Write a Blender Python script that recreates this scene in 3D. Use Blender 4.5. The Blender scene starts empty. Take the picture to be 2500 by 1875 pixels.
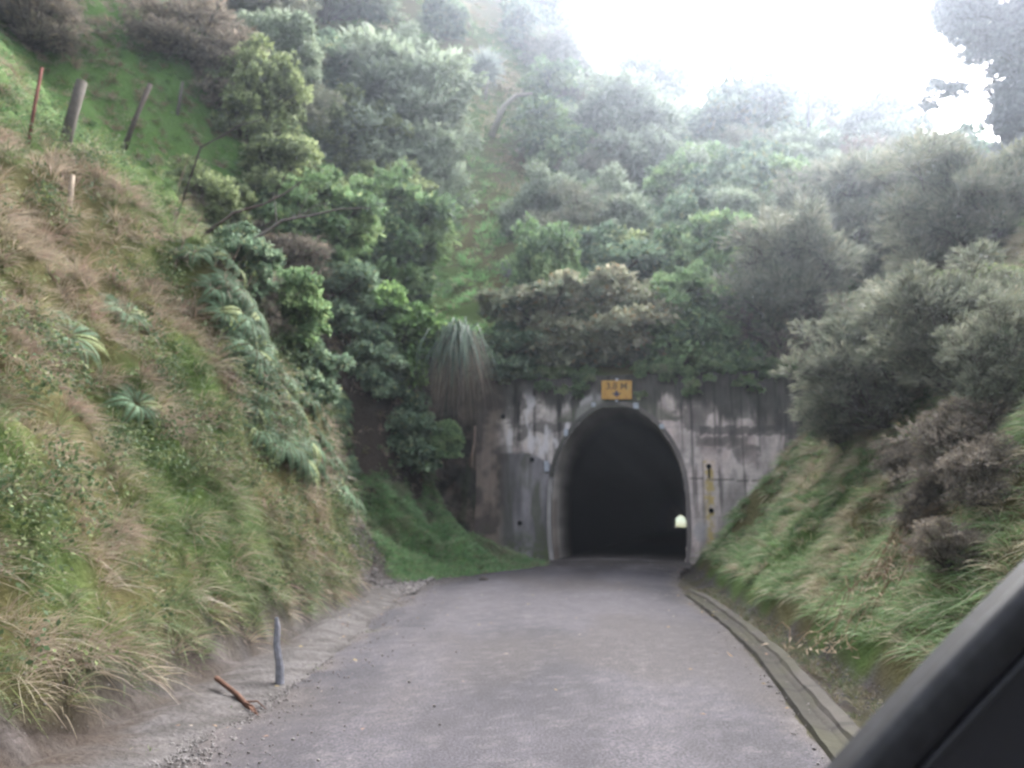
import bpy, math, random
import numpy as np
from mathutils import Vector, Matrix

R = math.radians
sc = bpy.context.scene
COL = sc.collection

# ------------------------------------------------------------------ camera
FPX = 1950.0                      # focal length in pixels of the 2500 px wide photograph
PITCH = R(8.53)
CAMZ = 1.6
cam_d = bpy.data.cameras.new('camera')
cam = bpy.data.objects.new('camera', cam_d)
COL.objects.link(cam)
cam.location = (0, 0, CAMZ)
cam.rotation_euler = (R(90) + PITCH, 0, 0)
cam_d.sensor_width = 36
cam_d.lens = FPX / 2500 * 36
cam_d.clip_start = 0.05
cam_d.clip_end = 6000
cam_d.dof.use_dof = True          # the photograph is focused short of the scene
cam_d.dof.focus_distance = 2.2
cam_d.dof.aperture_fstop = (cam_d.lens / 1000) / 0.0095
sc.camera = cam

# ------------------------------------------------------------------ world, sun, exposure
SUN_EL, SUN_AZ = R(42), R(31)     # azimuth measured from +Y towards +X
w = bpy.data.worlds.new("World"); sc.world = w; w.use_nodes = True
nt = w.node_tree; nt.nodes.clear()
out = nt.nodes.new('ShaderNodeOutputWorld'); bg = nt.nodes.new('ShaderNodeBackground')
sky = nt.nodes.new('ShaderNodeTexSky'); sky.sky_type = 'NISHITA'; sky.sun_disc = False
sky.sun_elevation = SUN_EL; sky.sun_rotation = SUN_AZ
sky.air_density = 1.0; sky.dust_density = 6.0; sky.ozone_density = 1.0
hs = nt.nodes.new('ShaderNodeHueSaturation'); hs.inputs['Saturation'].default_value = 0.30
nt.links.new(sky.outputs[0], hs.inputs['Color']); nt.links.new(hs.outputs[0], bg.inputs[0])
bg.inputs[1].default_value = 0.15
nt.links.new(bg.outputs[0], out.inputs[0])
sun_d = bpy.data.lights.new('sun', 'SUN'); sun_d.energy = 1.5; sun_d.angle = R(45); sun_d.color = (1.0, 0.96, 0.90)
sun = bpy.data.objects.new('sun', sun_d); COL.objects.link(sun)
sdir = Vector((math.sin(SUN_AZ) * math.cos(SUN_EL), math.cos(SUN_AZ) * math.cos(SUN_EL), math.sin(SUN_EL)))
sun.rotation_euler = sdir.to_track_quat('Z', 'Y').to_euler()
sc.view_settings.view_transform = 'Standard'; sc.view_settings.look = 'None'
sc.view_settings.exposure = 2.6; sc.view_settings.gamma = 1.0; sc.view_settings.use_curve_mapping = False
sc.cycles.use_denoising = True
sc.cycles.max_bounces = 6; sc.cycles.diffuse_bounces = 3; sc.cycles.glossy_bounces = 2
sc.cycles.transmission_bounces = 3; sc.cycles.volume_bounces = 0; sc.cycles.transparent_max_bounces = 4
sc.cycles.caustics_reflective = False; sc.cycles.caustics_refractive = False

# ------------------------------------------------------------------ noise and small maths
_TAB = np.random.default_rng(99).random(8192).astype(np.float32)
def vnoise(x, y, z=0.0, seed=0):
    flat = np.isscalar(z)
    if flat: x, y = np.broadcast_arrays(np.asarray(x, float), np.asarray(y, float))
    else: x, y, z = np.broadcast_arrays(np.asarray(x, float), np.asarray(y, float), np.asarray(z, float))
    fx = np.floor(x); fy = np.floor(y); xi = fx.astype(np.int64); yi = fy.astype(np.int64)
    fx = x - fx; fy = y - fy; fx = fx * fx * (3 - 2 * fx); fy = fy * fy * (3 - 2 * fy)
    def plane(k):
        ax = xi * 1619; ay = yi * 31337 + k
        def h(m): 
            m = (m ^ (m >> 7)) * 668265263
            return _TAB[(m ^ (m >> 15)) & 8191]
        a = h(ax + ay); b = h(ax + 1619 + ay); c = h(ax + ay + 31337); d = h(ax + 1619 + ay + 31337)
        a = a + (b - a) * fx; c = c + (d - c) * fx
        return a + (c - a) * fy
    if flat: return plane(int(math.floor(z * 7)) * 6971 + seed * 1013)
    zi = np.floor(z).astype(np.int64); fz = z - zi; fz = fz * fz * (3 - 2 * fz)
    a = plane(zi * 6971 + seed * 1013); b = plane((zi + 1) * 6971 + seed * 1013)
    return a + (b - a) * fz

def fbm(x, y, z=0.0, seed=0, oct=4):
    s = 0; a = 0.5; f = 1.0; t = 0
    for k in range(oct):
        s = s + a * vnoise(np.asarray(x) * f, np.asarray(y) * f, z * f, seed + k * 17); t += a
        a *= 0.5; f *= 2.03
    return s / t

def sstep(a, b, x):
    t = np.clip((np.asarray(x, float) - a) / (b - a), 0, 1)
    return t * t * (3 - 2 * t)

def mixc(a, b, t):
    t = np.asarray(t)[..., None]
    return np.asarray(a) * (1 - t) + np.asarray(b) * t

# ------------------------------------------------------------------ the lie of the land
TH = R(12.12)                                        # heading of the tunnel
PX, PY = 2.95, 22.6                                 # middle of the portal
CT, ST = math.cos(TH), math.sin(TH)
TUN_L, TUN_DROP = 280.0, 6.9
def uv(x, y): return (x - PX) * CT - (y - PY) * ST, (x - PX) * ST + (y - PY) * CT
def xy(u, v): return PX + u * CT + v * ST, PY - u * ST + v * CT

TL = np.array([(-60, -3.6), (4, -3.2), (5.3, -3.02), (9, -2.72), (12, -2.65), (14.5, -2.75), (15.6, -2.75), (17.3, -2.1), (19.0, -0.9), (20.2, 0.1), (21.5, 0.75), (24, 0.9), (400, 0.9)])
TR = np.array([(-60, 2.85), (4, 2.95), (6.6, 3.2), (10.8, 3.65), (14.2, 3.9), (18, 4.35), (22, 4.95), (24, 5.2), (400, 5.2)])
PA = np.array([(0, 0), (.2, .5), (.6, 1.1), (1.5, 2.5), (3.0, 4.6), (4.6, 6.6), (8, 8.6), (14, 12.0), (60, 30), (3000, 31)])
PB = np.array([(0, 0), (.12, .6), (.35, 1.9), (.85, 3.5), (1.6, 4.7), (3.0, 6.0), (4.7, 7.3), (8, 9.3), (14, 12.6), (60, 30), (3000, 31)])
PC = np.array([(0, 0), (1.2, .30), (2.4, .85), (3.1, 1.7), (3.6, 4.3), (4.6, 5.8), (7, 8.2), (14, 13), (60, 32), (3000, 33)])
PRR = np.array([(0, 0), (.25, .35), (1, 1.15), (4, 4.7), (6, 6.4), (10, 8.6), (20, 13.5), (50, 24), (3000, 25)])

def H(x, y, rough=True):
    x = np.asarray(x, float); y = np.asarray(y, float)
    t = np.interp(y, TL[:, 0], TL[:, 1]) - x
    if rough: t = t + (fbm(x * .8, y * .8, 0, 5, 3) - .5) * 0.7 * sstep(0.0, 1.2, t)
    a, b, c = (np.interp(t, P[:, 0], P[:, 1]) for P in (PA, PB, PC))
    wb = sstep(7.5, 12.5, y); wc = sstep(14.6, 16.4, y)
    L = (a * (1 - wb) + b * wb) * (1 - wc) + c * wc
    L = L + sstep(2, 12, t) * 0.36 * np.clip(y - 8, 0, 60)
    L = np.maximum(L, (sstep(0, 1.2, t) * 2.1 + .35 * (fbm(x * 3, y * 3, 0, 91, 3) - .5)) * (t > 0) * np.exp(-(((x + 3.3) / 1.3) ** 2 + ((y - 16.0) / 1.5) ** 2)))
    tr = x - np.interp(y, TR[:, 0], TR[:, 1])
    if rough: tr = tr + (fbm(x * .7, y * .7, 3.3, 9, 3) - .5) * 0.6 * sstep(0.0, 1.2, tr)
    Rr = np.interp(tr, PRR[:, 0], PRR[:, 1]) + sstep(5, 20, tr) * 0.15 * np.clip(y - 12, 0, 60)
    h = np.where(t > 0, L, np.where(tr > 0, Rr, 0.0))
    u, v = uv(x, y)
    s = np.interp(u, [-30, -17, -10, -4, 2.5, 14, 20, 30, 60], [1.45, 1.28, 1.02, .76, .67, .60, .50, .40, .3])
    vv = np.clip(v - 0.2, 0, 44 + 0 * v)
    B = 5.25 + s * np.interp(vv, [0, 2, 36, 44], [0, 1.6, 36, 40])
    back = np.clip(v - 44, 0, None)
    B = B - back * s * 0.30
    h = np.where(v > 0.25, np.maximum(h * (v < 60) + 0 * h, B), h)
    if rough:
        k = sstep(0.15, 1.5, np.maximum(t, tr)) * (1 - .0 * v)
        k = np.maximum(k, (v > 0.3) * sstep(0.3, 2, v))
        h = h + k * ((fbm(x * .35, y * .35, 1, 21, 3) - .5) * 1.3 + (fbm(x * 1.7, y * 1.7, 1, 31, 3) - .5) * (0.5 + .45 * (x < -1) * (v < 0)))
    # far beyond: the land drops to the valley at the other end of the tunnel
    far = sstep(TUN_L - 1.0, TUN_L + 0.5, v)
    lip = 4.7 - TUN_DROP + 0.4
    h = np.where((v > 60), np.maximum(h, 6.2 - TUN_DROP * v / TUN_L), h)
    h = h * (1 - far) + (-TUN_DROP - 0.05) * far
    h = np.where((y < 4), h * 1.0, h)
    rr = np.hypot(x, y - 60)
    fade = sstep(330, 440, rr)
    return h * (1 - fade) + (-TUN_DROP - 0.4) * fade

def ray(px, py):
    dx, dz = (px - 1250) / FPX, (937.5 - py) / FPX
    return np.array([dx, math.cos(PITCH) - dz * math.sin(PITCH), math.sin(PITCH) + dz * math.cos(PITCH)])
def hit(px, py, far=90):
    """where the sight line through a point of the photograph meets the land"""
    d = ray(px, py); d = d / d[1]
    ys = np.arange(2.0, far, 0.04)
    xs = ys * d[0]; zs = CAMZ + ys * d[2]
    below = zs < H(xs, ys, False)
    if not below.any(): return None
    k = int(np.argmax(below))
    return xs[k], ys[k], float(H(xs[k], ys[k]))
def at(px, py, y):
    d = ray(px, py); d = d / d[1]
    return Vector((y * d[0], y, CAMZ + y * d[2]))

M_LEAF = M_GRASS = None
# ------------------------------------------------------------------ mesh helpers
def mesh_np(name, V, F, mat=None, C=None, smooth=False, gain=1.0):
    """V (n,3); F (m,k) faces of one size, or a list of lists; C (n,3) colours"""
    me = bpy.data.meshes.new(name)
    V = np.asarray(V, np.float32)
    if isinstance(F, np.ndarray):
        m, k = F.shape
        me.vertices.add(len(V)); me.vertices.foreach_set('co', V.ravel())
        me.loops.add(m * k); me.loops.foreach_set('vertex_index', F.ravel().astype(np.int32))
        me.polygons.add(m); me.polygons.foreach_set('loop_start', np.arange(0, m * k, k, dtype=np.int32))
        me.polygons.foreach_set('loop_total', np.full(m, k, np.int32))
        me.update(calc_edges=True)
    else:
        me.from_pydata([tuple(map(float, v)) for v in V], [], F); me.update()
    if C is not None:
        ca = me.color_attributes.new('col', 'FLOAT_COLOR', 'POINT')
        C = np.asarray(C, float)
        if mat in (M_LEAF, M_GRASS): C = C * .78 + C.mean(1, keepdims=True) * np.array([.22, .22, .24])
        cc = np.ones((len(V), 4), np.float32); cc[:, :3] = np.clip(np.asarray(C) * gain, 0, .85)
        ca.data.foreach_set('color', cc.ravel())
    if smooth: me.polygons.foreach_set('use_smooth', np.ones(len(me.polygons), bool))
    if mat: me.materials.append(mat)
    return me

def link(name, me, parent=None, **kw):
    o = bpy.data.objects.new(name, me); COL.objects.link(o)
    if parent is not None: o.parent = parent
    for k, v in kw.items(): o[k] = v
    return o
def thing(name, label, cat, loc=(0, 0, 0), rot=(0, 0, 0), group=None):
    o = bpy.data.objects.new(name, None); COL.objects.link(o)
    o.location = loc; o.rotation_euler = rot; o['label'] = label; o['category'] = cat
    if group: o['group'] = group
    return o
def copy_tree(o, parent=None):
    c = o.copy(); COL.objects.link(c)
    if parent is not None: c.parent = parent
    for ch in [q for q in list(o.children)]: copy_tree(ch, c)
    return c

def merge(parts):
    """parts: list of (V, F[list]) or (V, F, C) -> joined"""
    Vs, Fs, Cs, n = [], [], [], 0
    for p in parts:
        Vs.append(np.asarray(p[0], float)); Fs += [[i + n for i in f] for f in (p[1].tolist() if isinstance(p[1], np.ndarray) else p[1])]
        if len(p) > 2: Cs.append(np.asarray(p[2], float))
        n += len(p[0])
    return (np.vstack(Vs), Fs, np.vstack(Cs)) if Cs else (np.vstack(Vs), Fs)

def tube(pts, radii, sides=6, col=None, jit=0.0, rnd=None):
    pts = [np.asarray(p, float) for p in pts]
    V = []; F = []
    n = len(pts)
    ref = np.array([0.31, 0.17, 0.93])
    for i, p in enumerate(pts):
        d = pts[min(i + 1, n - 1)] - pts[max(i - 1, 0)]
        d = d / (np.linalg.norm(d) + 1e-9)
        a = np.cross(d, ref); a /= np.linalg.norm(a) + 1e-9; b = np.cross(d, a)
        for k in range(sides):
            an = 2 * math.pi * k / sides
            r = radii[i] * (1 + (jit * (rnd.random() - .5) if rnd else 0))
            V.append(p + (a * math.cos(an) + b * math.sin(an)) * r)
    for i in range(n - 1):
        for k in range(sides):
            F.append([i * sides + k, i * sides + (k + 1) % sides, (i + 1) * sides + (k + 1) % sides, (i + 1) * sides + k])
    F.append(list(range(sides))[::-1]); F.append([(n - 1) * sides + k for k in range(sides)])
    V = np.array(V)
    if col is not None: return V, F, np.tile(np.asarray(col, float), (len(V), 1))
    return V, F

def boxv(x0, x1, y0, y1, z0, z1, bev=0.0):
    if bev <= 0:
        V = [(x, y, z) for x in (x0, x1) for y in (y0, y1) for z in (z0, z1)]
        return np.array(V, float), [[0, 1, 3, 2], [4, 6, 7, 5], [0, 4, 5, 1], [2, 3, 7, 6], [0, 2, 6, 4], [1, 5, 7, 3]]
    b = bev
    import bmesh
    bm = bmesh.new(); bmesh.ops.create_cube(bm, size=1)
    for v in bm.verts:
        v.co = (x0 + (v.co.x + .5) * (x1 - x0), y0 + (v.co.y + .5) * (y1 - y0), z0 + (v.co.z + .5) * (z1 - z0))
    bmesh.ops.bevel(bm, geom=bm.edges[:], offset=b, segments=2, affect='EDGES', profile=.5)
    bm.verts.index_update()
    r = np.array([v.co[:] for v in bm.verts]), [[v.index for v in f.verts] for f in bm.faces]
    bm.free(); return r

# ------------------------------------------------------------------ materials
def mat_new(name, rough=0.9, spec=0.2):
    m = bpy.data.materials.new(name); m.use_nodes = True
    b = m.node_tree.nodes['Principled BSDF']
    b.inputs['Roughness'].default_value = rough; b.inputs['Specular IOR Level'].default_value = spec
    return m, m.node_tree, b
def nd(nt, typ, **kw):
    n = nt.nodes.new(typ)
    for k, v in kw.items(): setattr(n, k, v)
    return n
def noise(nt, scale, detail=5, rough=.6, coord='Object', stretch=None, dist=0):
    tc = nd(nt, 'ShaderNodeTexCoord'); n = nd(nt, 'ShaderNodeTexNoise')
    n.inputs['Scale'].default_value = scale; n.inputs['Detail'].default_value = detail; n.inputs['Roughness'].default_value = rough
    n.inputs['Distortion'].default_value = dist
    if stretch:
        mp = nd(nt, 'ShaderNodeMapping'); mp.inputs['Scale'].default_value = stretch
        nt.links.new(tc.outputs[coord], mp.inputs[0]); nt.links.new(mp.outputs[0], n.inputs['Vector'])
    else: nt.links.new(tc.outputs[coord], n.inputs['Vector'])
    return n
def ramp(nt, src, stops):
    r = nd(nt, 'ShaderNodeValToRGB'); cr = r.color_ramp
    while len(cr.elements) < len(stops): cr.elements.new(0.5)
    for e, (p, c) in zip(cr.elements, stops): e.position = p; e.color = (*c, 1) if len(c) == 3 else c
    nt.links.new(src, r.inputs[0]); return r
def mult(nt, a, b, f=1.0, typ='MULTIPLY'):
    m = nd(nt, 'ShaderNodeMix', data_type='RGBA', blend_type=typ); m.inputs[0].default_value = f
    nt.links.new(a, m.inputs[6]); nt.links.new(b, m.inputs[7]); return m.outputs[2]
def bump(nt, b, src, strength=.5, dist=.02):
    u = nd(nt, 'ShaderNodeBump'); u.inputs['Strength'].default_value = strength; u.inputs['Distance'].default_value = dist
    nt.links.new(src, u.inputs['Height']); nt.links.new(u.outputs[0], b.inputs['Normal']); return u

def vcol_mat(name, rough=.85, spec=.2, nscale=30, amount=.35, bstr=.5, bdist=.02, trans=0.0, stretch=None):
    m, t, b = mat_new(name, rough, spec)
    at_ = nd(t, 'ShaderNodeVertexColor'); at_.layer_name = 'col'
    col = at_.outputs['Color']
    if amount > 0:
        n = noise(t, nscale, 6, .65, stretch=stretch)
        r = ramp(t, n.outputs['Fac'], [(0.3, (1 - amount,) * 3), (0.7, (1 + amount * .0,) * 3)])
        col = mult(t, col, r.outputs[0])
        if bstr > 0: bump(t, b, n.outputs['Fac'], bstr, bdist)
    t.links.new(col, b.inputs['Base Color'])
    if trans > 0:
        tr = nd(t, 'ShaderNodeBsdfTranslucent'); mx = nd(t, 'ShaderNodeMixShader'); mx.inputs[0].default_value = trans
        t.links.new(col, tr.inputs['Color'])
        o = t.nodes['Material Output']
        t.links.new(b.outputs[0], mx.inputs[1]); t.links.new(tr.outputs[0], mx.inputs[2]); t.links.new(mx.outputs[0], o.inputs['Surface'])
    return m
M_LEAF = vcol_mat('leaf', .65, .12, amount=0, trans=.36)
M_GRASS = vcol_mat('grass_blade', .6, .25, amount=0, trans=.30)
M_BARK = vcol_mat('bark', .9, .1, nscale=14, amount=.45, bstr=.6)
M_GRIT = vcol_mat('grit', .9, .1, amount=0)
M_EARTH = vcol_mat('earth', .95, .1, nscale=16, amount=.45, bstr=.9, bdist=.06)
M_CONC = vcol_mat('weathered_concrete', .88, .2, nscale=22, amount=.25, bstr=.5, bdist=.012)
M_ROCK = vcol_mat('damp_rock', .8, .3, nscale=7, amount=.5, bstr=.9, bdist=.06)

# ------------------------------------------------------------------ terrain
GREEN = np.array([.085, .135, .035]); DARKG = np.array([.045, .065, .025]); TAN = np.array([.23, .17, .085])
DIRT = np.array([.135, .105, .085]); DIRTD = np.array([.07, .055, .045]); GREY = np.array([.21, .19, .185])

def patch_mask(x, y):
    """where the bank grass is dry (1) and where it is green (0)"""
    return sstep(.42, .62, fbm(x * .55 + 3, y * .55, 0, 77, 4))

def terrain():
    def spaced(a, b, fine0, fine1, step):
        f = np.arange(fine0, fine1, step)
        lo = []; s = step; p = fine0
        while p > a: s *= 1.12; p -= s; lo.append(p)
        hi = []; s = step; p = f[-1]
        while p < b: s *= 1.12; p += s; hi.append(p)
        return np.array(lo[::-1] + list(f) + hi)
    us = spaced(-1500, 1500, -13, 13, .16); vs = spaced(-500, 2500, -21, 4.5, .16)
    vs = np.array([v for v in vs if abs(v - TUN_L) > 1.5] + [TUN_L - 1.0, TUN_L + 0.6]); vs.sort()
    U, Vv = np.meshgrid(us, vs)
    X, Y = xy(U, Vv)
    Z = H(X, Y)
    t = np.interp(Y, TL[:, 0], TL[:, 1]) - X; tr = X - np.interp(Y, TR[:, 0], TR[:, 1])
    flat = (t <= 0) & (tr <= 0) & (Vv < .25)
    Z = np.where(flat, -0.03 - .0 * Z + (fbm(X * 2, Y * 2, 0, 3, 3) - .5) * .02, Z)
    # ditch to the right of the kerb
    kx = np.interp(Y, KERB[:, 1], KERB[:, 0])
    dd = (X - kx - .2) / np.maximum(.15, np.interp(Y, TR[:, 0], TR[:, 1]) - kx - .2)
    Z = np.where(flat & (dd > 0) & (dd < 1.1) & (Vv < -1), Z - .16 * np.sin(np.clip(dd, 0, 1) * math.pi), Z)
    # berm of loose earth along the foot of the left bank
    Z = np.where(flat, Z + .09 * np.exp(-((t + .35) / .35) ** 2) * sstep(18, 14, Y) * fbm(X * 2.5, Y * 1.4, 0, 44, 3) * 2, Z)
    col = np.zeros(Z.shape + (3,))
    dry = patch_mask(X, Y)
    col[:] = mixc(GREEN * .9, TAN * .55, dry * .7)
    col = mixc(col, np.broadcast_to(np.array([.10, .165, .055]), col.shape), sstep(5.8, 7.0, Z) * sstep(3, 4.5, t) * (Vv < 1) * (.5 + .5 * (1 - dry)))
    n1 = fbm(X * 1.5, Y * 1.5, Z * 1.5, 55, 4)
    cut = sstep(.6, .25, Z + (n1 - .5) * .7) * (t > -.1) * sstep(15.5, 14, Y)
    scree = (t > -.5) * sstep(14.3, 15.0, Y) * sstep(18.2, 17.2, Y + n1) * sstep(3.0, 2.2, Z + (n1 - .5))
    dirt = mixc(DIRTD * .6, GREY * .40, sstep(.45, .8, n1))
    lump = sstep(.52, .62, fbm(X * 2.6, Y * 2.6, Z * 3, 57, 4)); dirt = mixc(dirt, np.array([.15, .13, .125]), lump * .8)
    col = mixc(col, dirt, np.clip(cut, 0, 1)); col = mixc(col, mixc(DIRT * .5, GREY * .6, n1), scree)
    lush = (t > 0) * sstep(15.5, 17.5, Y) * (Vv < 0.2)
    col = mixc(col, np.broadcast_to(np.array([.08, .16, .04]), col.shape), lush * (1 - scree) * .8)
    rocky = (t > 2.6) * sstep(15.5, 16.5, Y) * (Vv < .4) * (Z < 6)
    col = mixc(col, np.broadcast_to(DIRTD * .8, col.shape), rocky)
    wet = flat & (tr > -1.3)
    fl = mixc(DIRT * .5, GREY * .45, sstep(.35, .7, fbm(X * 4, Y * 4, 0, 56, 4)))
    ne = np.interp(Y, EDGE_L[:, 1], EDGE_L[:, 0]); fl = mixc(fl, mixc(np.array([.08, .074, .072]), np.array([.15, .14, .14]), sstep(.35, .65, fbm(X * 7, Y * 7, 0, 58, 3))), sstep(-.75, -.1, X - ne + .5 * (n1 - .5)) * (X < 0) * .85)
    fl = mixc(fl, np.broadcast_to(np.array([.08, .075, .04]), fl.shape), wet * sstep(.45, .6, fbm(X * 2, Y * 2, 0, 13, 3)) * .8)
    col = np.where(flat[..., None], fl, col)
    ny, nx = Z.shape
    idx = np.arange(ny * nx).reshape(ny, nx)
    F = np.stack([idx[:-1, :-1], idx[:-1, 1:], idx[1:, 1:], idx[1:, :-1]], -1).reshape(-1, 4)
    uc = (U[:-1, :-1] + U[1:, 1:]).ravel() / 2; vc = (Vv[:-1, :-1] + Vv[1:, 1:]).ravel() / 2
    zmin = np.minimum(np.minimum(Z[:-1, :-1], Z[1:, 1:]), np.minimum(Z[1:, :-1], Z[:-1, 1:])).ravel()
    zmax = np.maximum(np.maximum(Z[:-1, :-1], Z[1:, 1:]), np.maximum(Z[1:, :-1], Z[:-1, 1:])).ravel()
    drop = (np.abs(uc) < 2.35) & (vc > -.1) & (vc < 1.2) & (zmin < 4.9)
    drop |= (np.abs(uc) < 2.2) & (np.abs(vc - TUN_L) < 1.2)
    me = mesh_np('hillside', np.stack([X, Y, Z], -1).reshape(-1, 3), F[~drop], M_EARTH, col.reshape(-1, 3), True, gain=1.0)
    return link('hillside', me, kind='structure', label='steep earth banks and hillside around the road cutting')

KERB = np.array([(2.02, 3.0), (2.10, 4.6), (2.42, 6.6), (2.78, 8.8), (3.02, 11.0), (3.22, 13.5), (3.30, 15.2), (3.45, 16.6)])
EDGE_L = np.array([(-2.35, -40), (-2.25, 3.0), (-2.15, 5.0), (-2.15, 9), (-2.2, 13), (-2.05, 16), (-1.2, 18.5), (0.2, 20.6), (1.02, 22.2)])
EDGE_R = np.array([(1.75, -40), (1.8, 3.0), (1.98, 4.6), (2.30, 6.6), (2.66, 8.8), (2.92, 11.0), (3.05, 13.5), (3.35, 16), (3.75, 18.5), (4.4, 21), (4.78, 22.2)])

def strip(name, ys, fl, fr, zf, nx, mat, colf, **kw):
    s = np.linspace(0, 1, nx)
    Yg = np.repeat(ys[:, None], nx, 1); L = fl(ys)[:, None]; Rg = fr(ys)[:, None]
    X = L + (Rg - L) * s[None]
    Z = zf(X, Yg, np.repeat(s[None], len(ys), 0))
    idx = np.arange(X.size).reshape(X.shape)
    F = np.stack([idx[:-1, :-1], idx[:-1, 1:], idx[1:, 1:], idx[1:, :-1]], -1).reshape(-1, 4)
    me = mesh_np(name, np.stack([X, Yg, Z], -1).reshape(-1, 3), F, mat, colf(X, Yg, Z, np.repeat(s[None], len(ys), 0)).reshape(-1, 3), True)
    return link(name, me, **kw)

TERRAIN_OBJ = terrain()

# road
m_road, t, b = mat_new('chip_seal', .85, .25)
a_ = nd(t, 'ShaderNodeVertexColor'); a_.layer_name = 'col'
n1 = noise(t, 55, 3, .7); r1 = ramp(t, n1.outputs['Fac'], [(.36, (.45, .44, .47)), (.52, (.95, .94, .96)), (.68, (1.7, 1.65, 1.65))])
n2 = noise(t, 170, 2, .6); r2 = ramp(t, n2.outputs['Fac'], [(.35, (.6, .6, .6)), (.7, (1.35, 1.35, 1.35))])
c = mult(t, mult(t, a_.outputs['Color'], r1.outputs[0]), r2.outputs[0]); t.links.new(c, b.inputs['Base Color'])
bump(t, b, n2.outputs['Fac'], .6, .01)
ys = np.concatenate([np.arange(-40, 2, 1.0), np.arange(2, 22.3, .07)])
fl = lambda y: np.interp(y, EDGE_L[:, 1], EDGE_L[:, 0]) + (fbm(y * 1.3, 0, 0, 61, 3) - .5) * .5 + (fbm(y * 6, 3, 0, 65, 3) - .5) * .22
fr = lambda y: np.interp(y, EDGE_R[:, 1], EDGE_R[:, 0]) + (fbm(y * 1.1, 5, 0, 62, 3) - .5) * .15 + (fbm(y * 6, 9, 0, 65, 3) - .5) * .08
def road_col(X, Y, Z, s):
    n = fbm(X * .9, Y * .35, 0, 63, 4); n2 = fbm(X * 3, Y * 2, 0, 64, 3)
    c = mixc(np.array([.034, .032, .038]), np.array([.066, .061, .070]), sstep(.3, .7, n))
    tracks = np.exp(-((s - .27) / .09) ** 2) + np.exp(-((s - .73) / .09) ** 2)
    c = mixc(c, np.array([.078, .072, .081]), tracks * .7)
    e = np.clip(sstep(.12, .0, s - .10 * (n2 - .5)) + sstep(.93, 1.0, s + .08 * (n2 - .5)), 0, 1)
    c = mixc(c, np.array([.085, .072, .063]), e * .8)
    near = sstep(18.5, 21.5, Y + (n2 - .5) * 3)
    c = mixc(c, mixc(np.array([.075, .062, .055]), np.array([.13, .12, .12]), sstep(.45, .6, n2)), near * .8)
    g = fbm(X * 9, Y * 6, 0, 68, 3); c = c * (.70 + .60 * g)[..., None]
    br = sstep(.5, .68, fbm(X * .6 + 7, Y * .22, 0, 69, 4)); c = mixc(c, np.array([.056, .049, .049]), br * .7)
    spk = sstep(.66, .74, fbm(X * 14, Y * 10, 0, 70, 2)); c = mixc(c, np.array([.13, .12, .12]), spk * .3)
    wb = np.exp(-((s - .55 + .04 * (n2 - .5)) / .07) ** 2) * sstep(13, 19, Y); c = mixc(c, np.array([.04, .036, .040]), wb * .6)
    tar = sstep(.60, .66, fbm(X * 2.2, Y * .9, 0, 66, 3)) * sstep(.35, .1, s) * sstep(7, 8, Y) * sstep(14, 12, Y)
    return mixc(c, np.array([.035, .033, .040]), tar * .85)
strip('road', ys, fl, fr, lambda X, Y, s: -.045 + .085 * np.clip(np.sin(s * math.pi), 0, 1) ** .5 + (fbm(X * .8, Y * .5, 0, 67, 2) - .5) * .02, 60, m_road, road_col, kind='structure', label='single lane chip sealed road')

# kerb: a raised concrete lip with a mossy channel on its road side
def kerb():
    pts = KERB; ys = np.arange(3.0, 16.6, .08); xs = np.interp(ys, pts[:, 1], pts[:, 0])
    prof = [(-.19, -.03), (-.17, .012), (-.05, -.01), (.0, .01), (.02, .040), (.12, .046), (.15, .02), (.17, -.2)]
    V = []; C = []
    for i, (x, y) in enumerate(zip(xs, ys)):
        j = min(i + 1, len(xs) - 1); k = max(i - 1, 0)
        d = np.array([xs[j] - xs[k], ys[j] - ys[k]]); d /= np.linalg.norm(d); n = np.array([d[1], -d[0]])
        sink = .09 * sstep(14, 16.5, y)
        for q, (o, z) in enumerate(prof):
            w_ = (float(fbm(y * 3, q, 0, 19, 3)) - .5) * .022
            V.append((x + n[0] * (o + w_), y + n[1] * (o + w_), z + w_ - sink))
            moss = float(sstep(.42, .62, fbm(y * 1.6, q * .4, 0, 8, 3)))
            base = (np.array([.085, .075, .066]) if q > 2 else np.array([.045, .040, .032])) * (.45 if (y % 1.2) < .07 else 1)
            C.append(base * (1 - moss * .4) * (.7 + .6 * float(fbm(y * 5, q, 0, 18, 3))) + np.array([.05, .05, .022]) * moss * .5)
    n = len(prof); F = [[i * n + q, i * n + q + 1, (i + 1) * n + q + 1, (i + 1) * n + q] for i in range(len(xs) - 1) for q in range(n - 1)]
    F.append(list(range(n))); F.append([(len(xs) - 1) * n + q for q in range(n)][::-1])
    link('kerb', mesh_np('kerb', V, F, M_CONC, np.array(C), gain=.72), kind='structure', label='low mossy concrete kerb and channel right of the road')
kerb()

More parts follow.
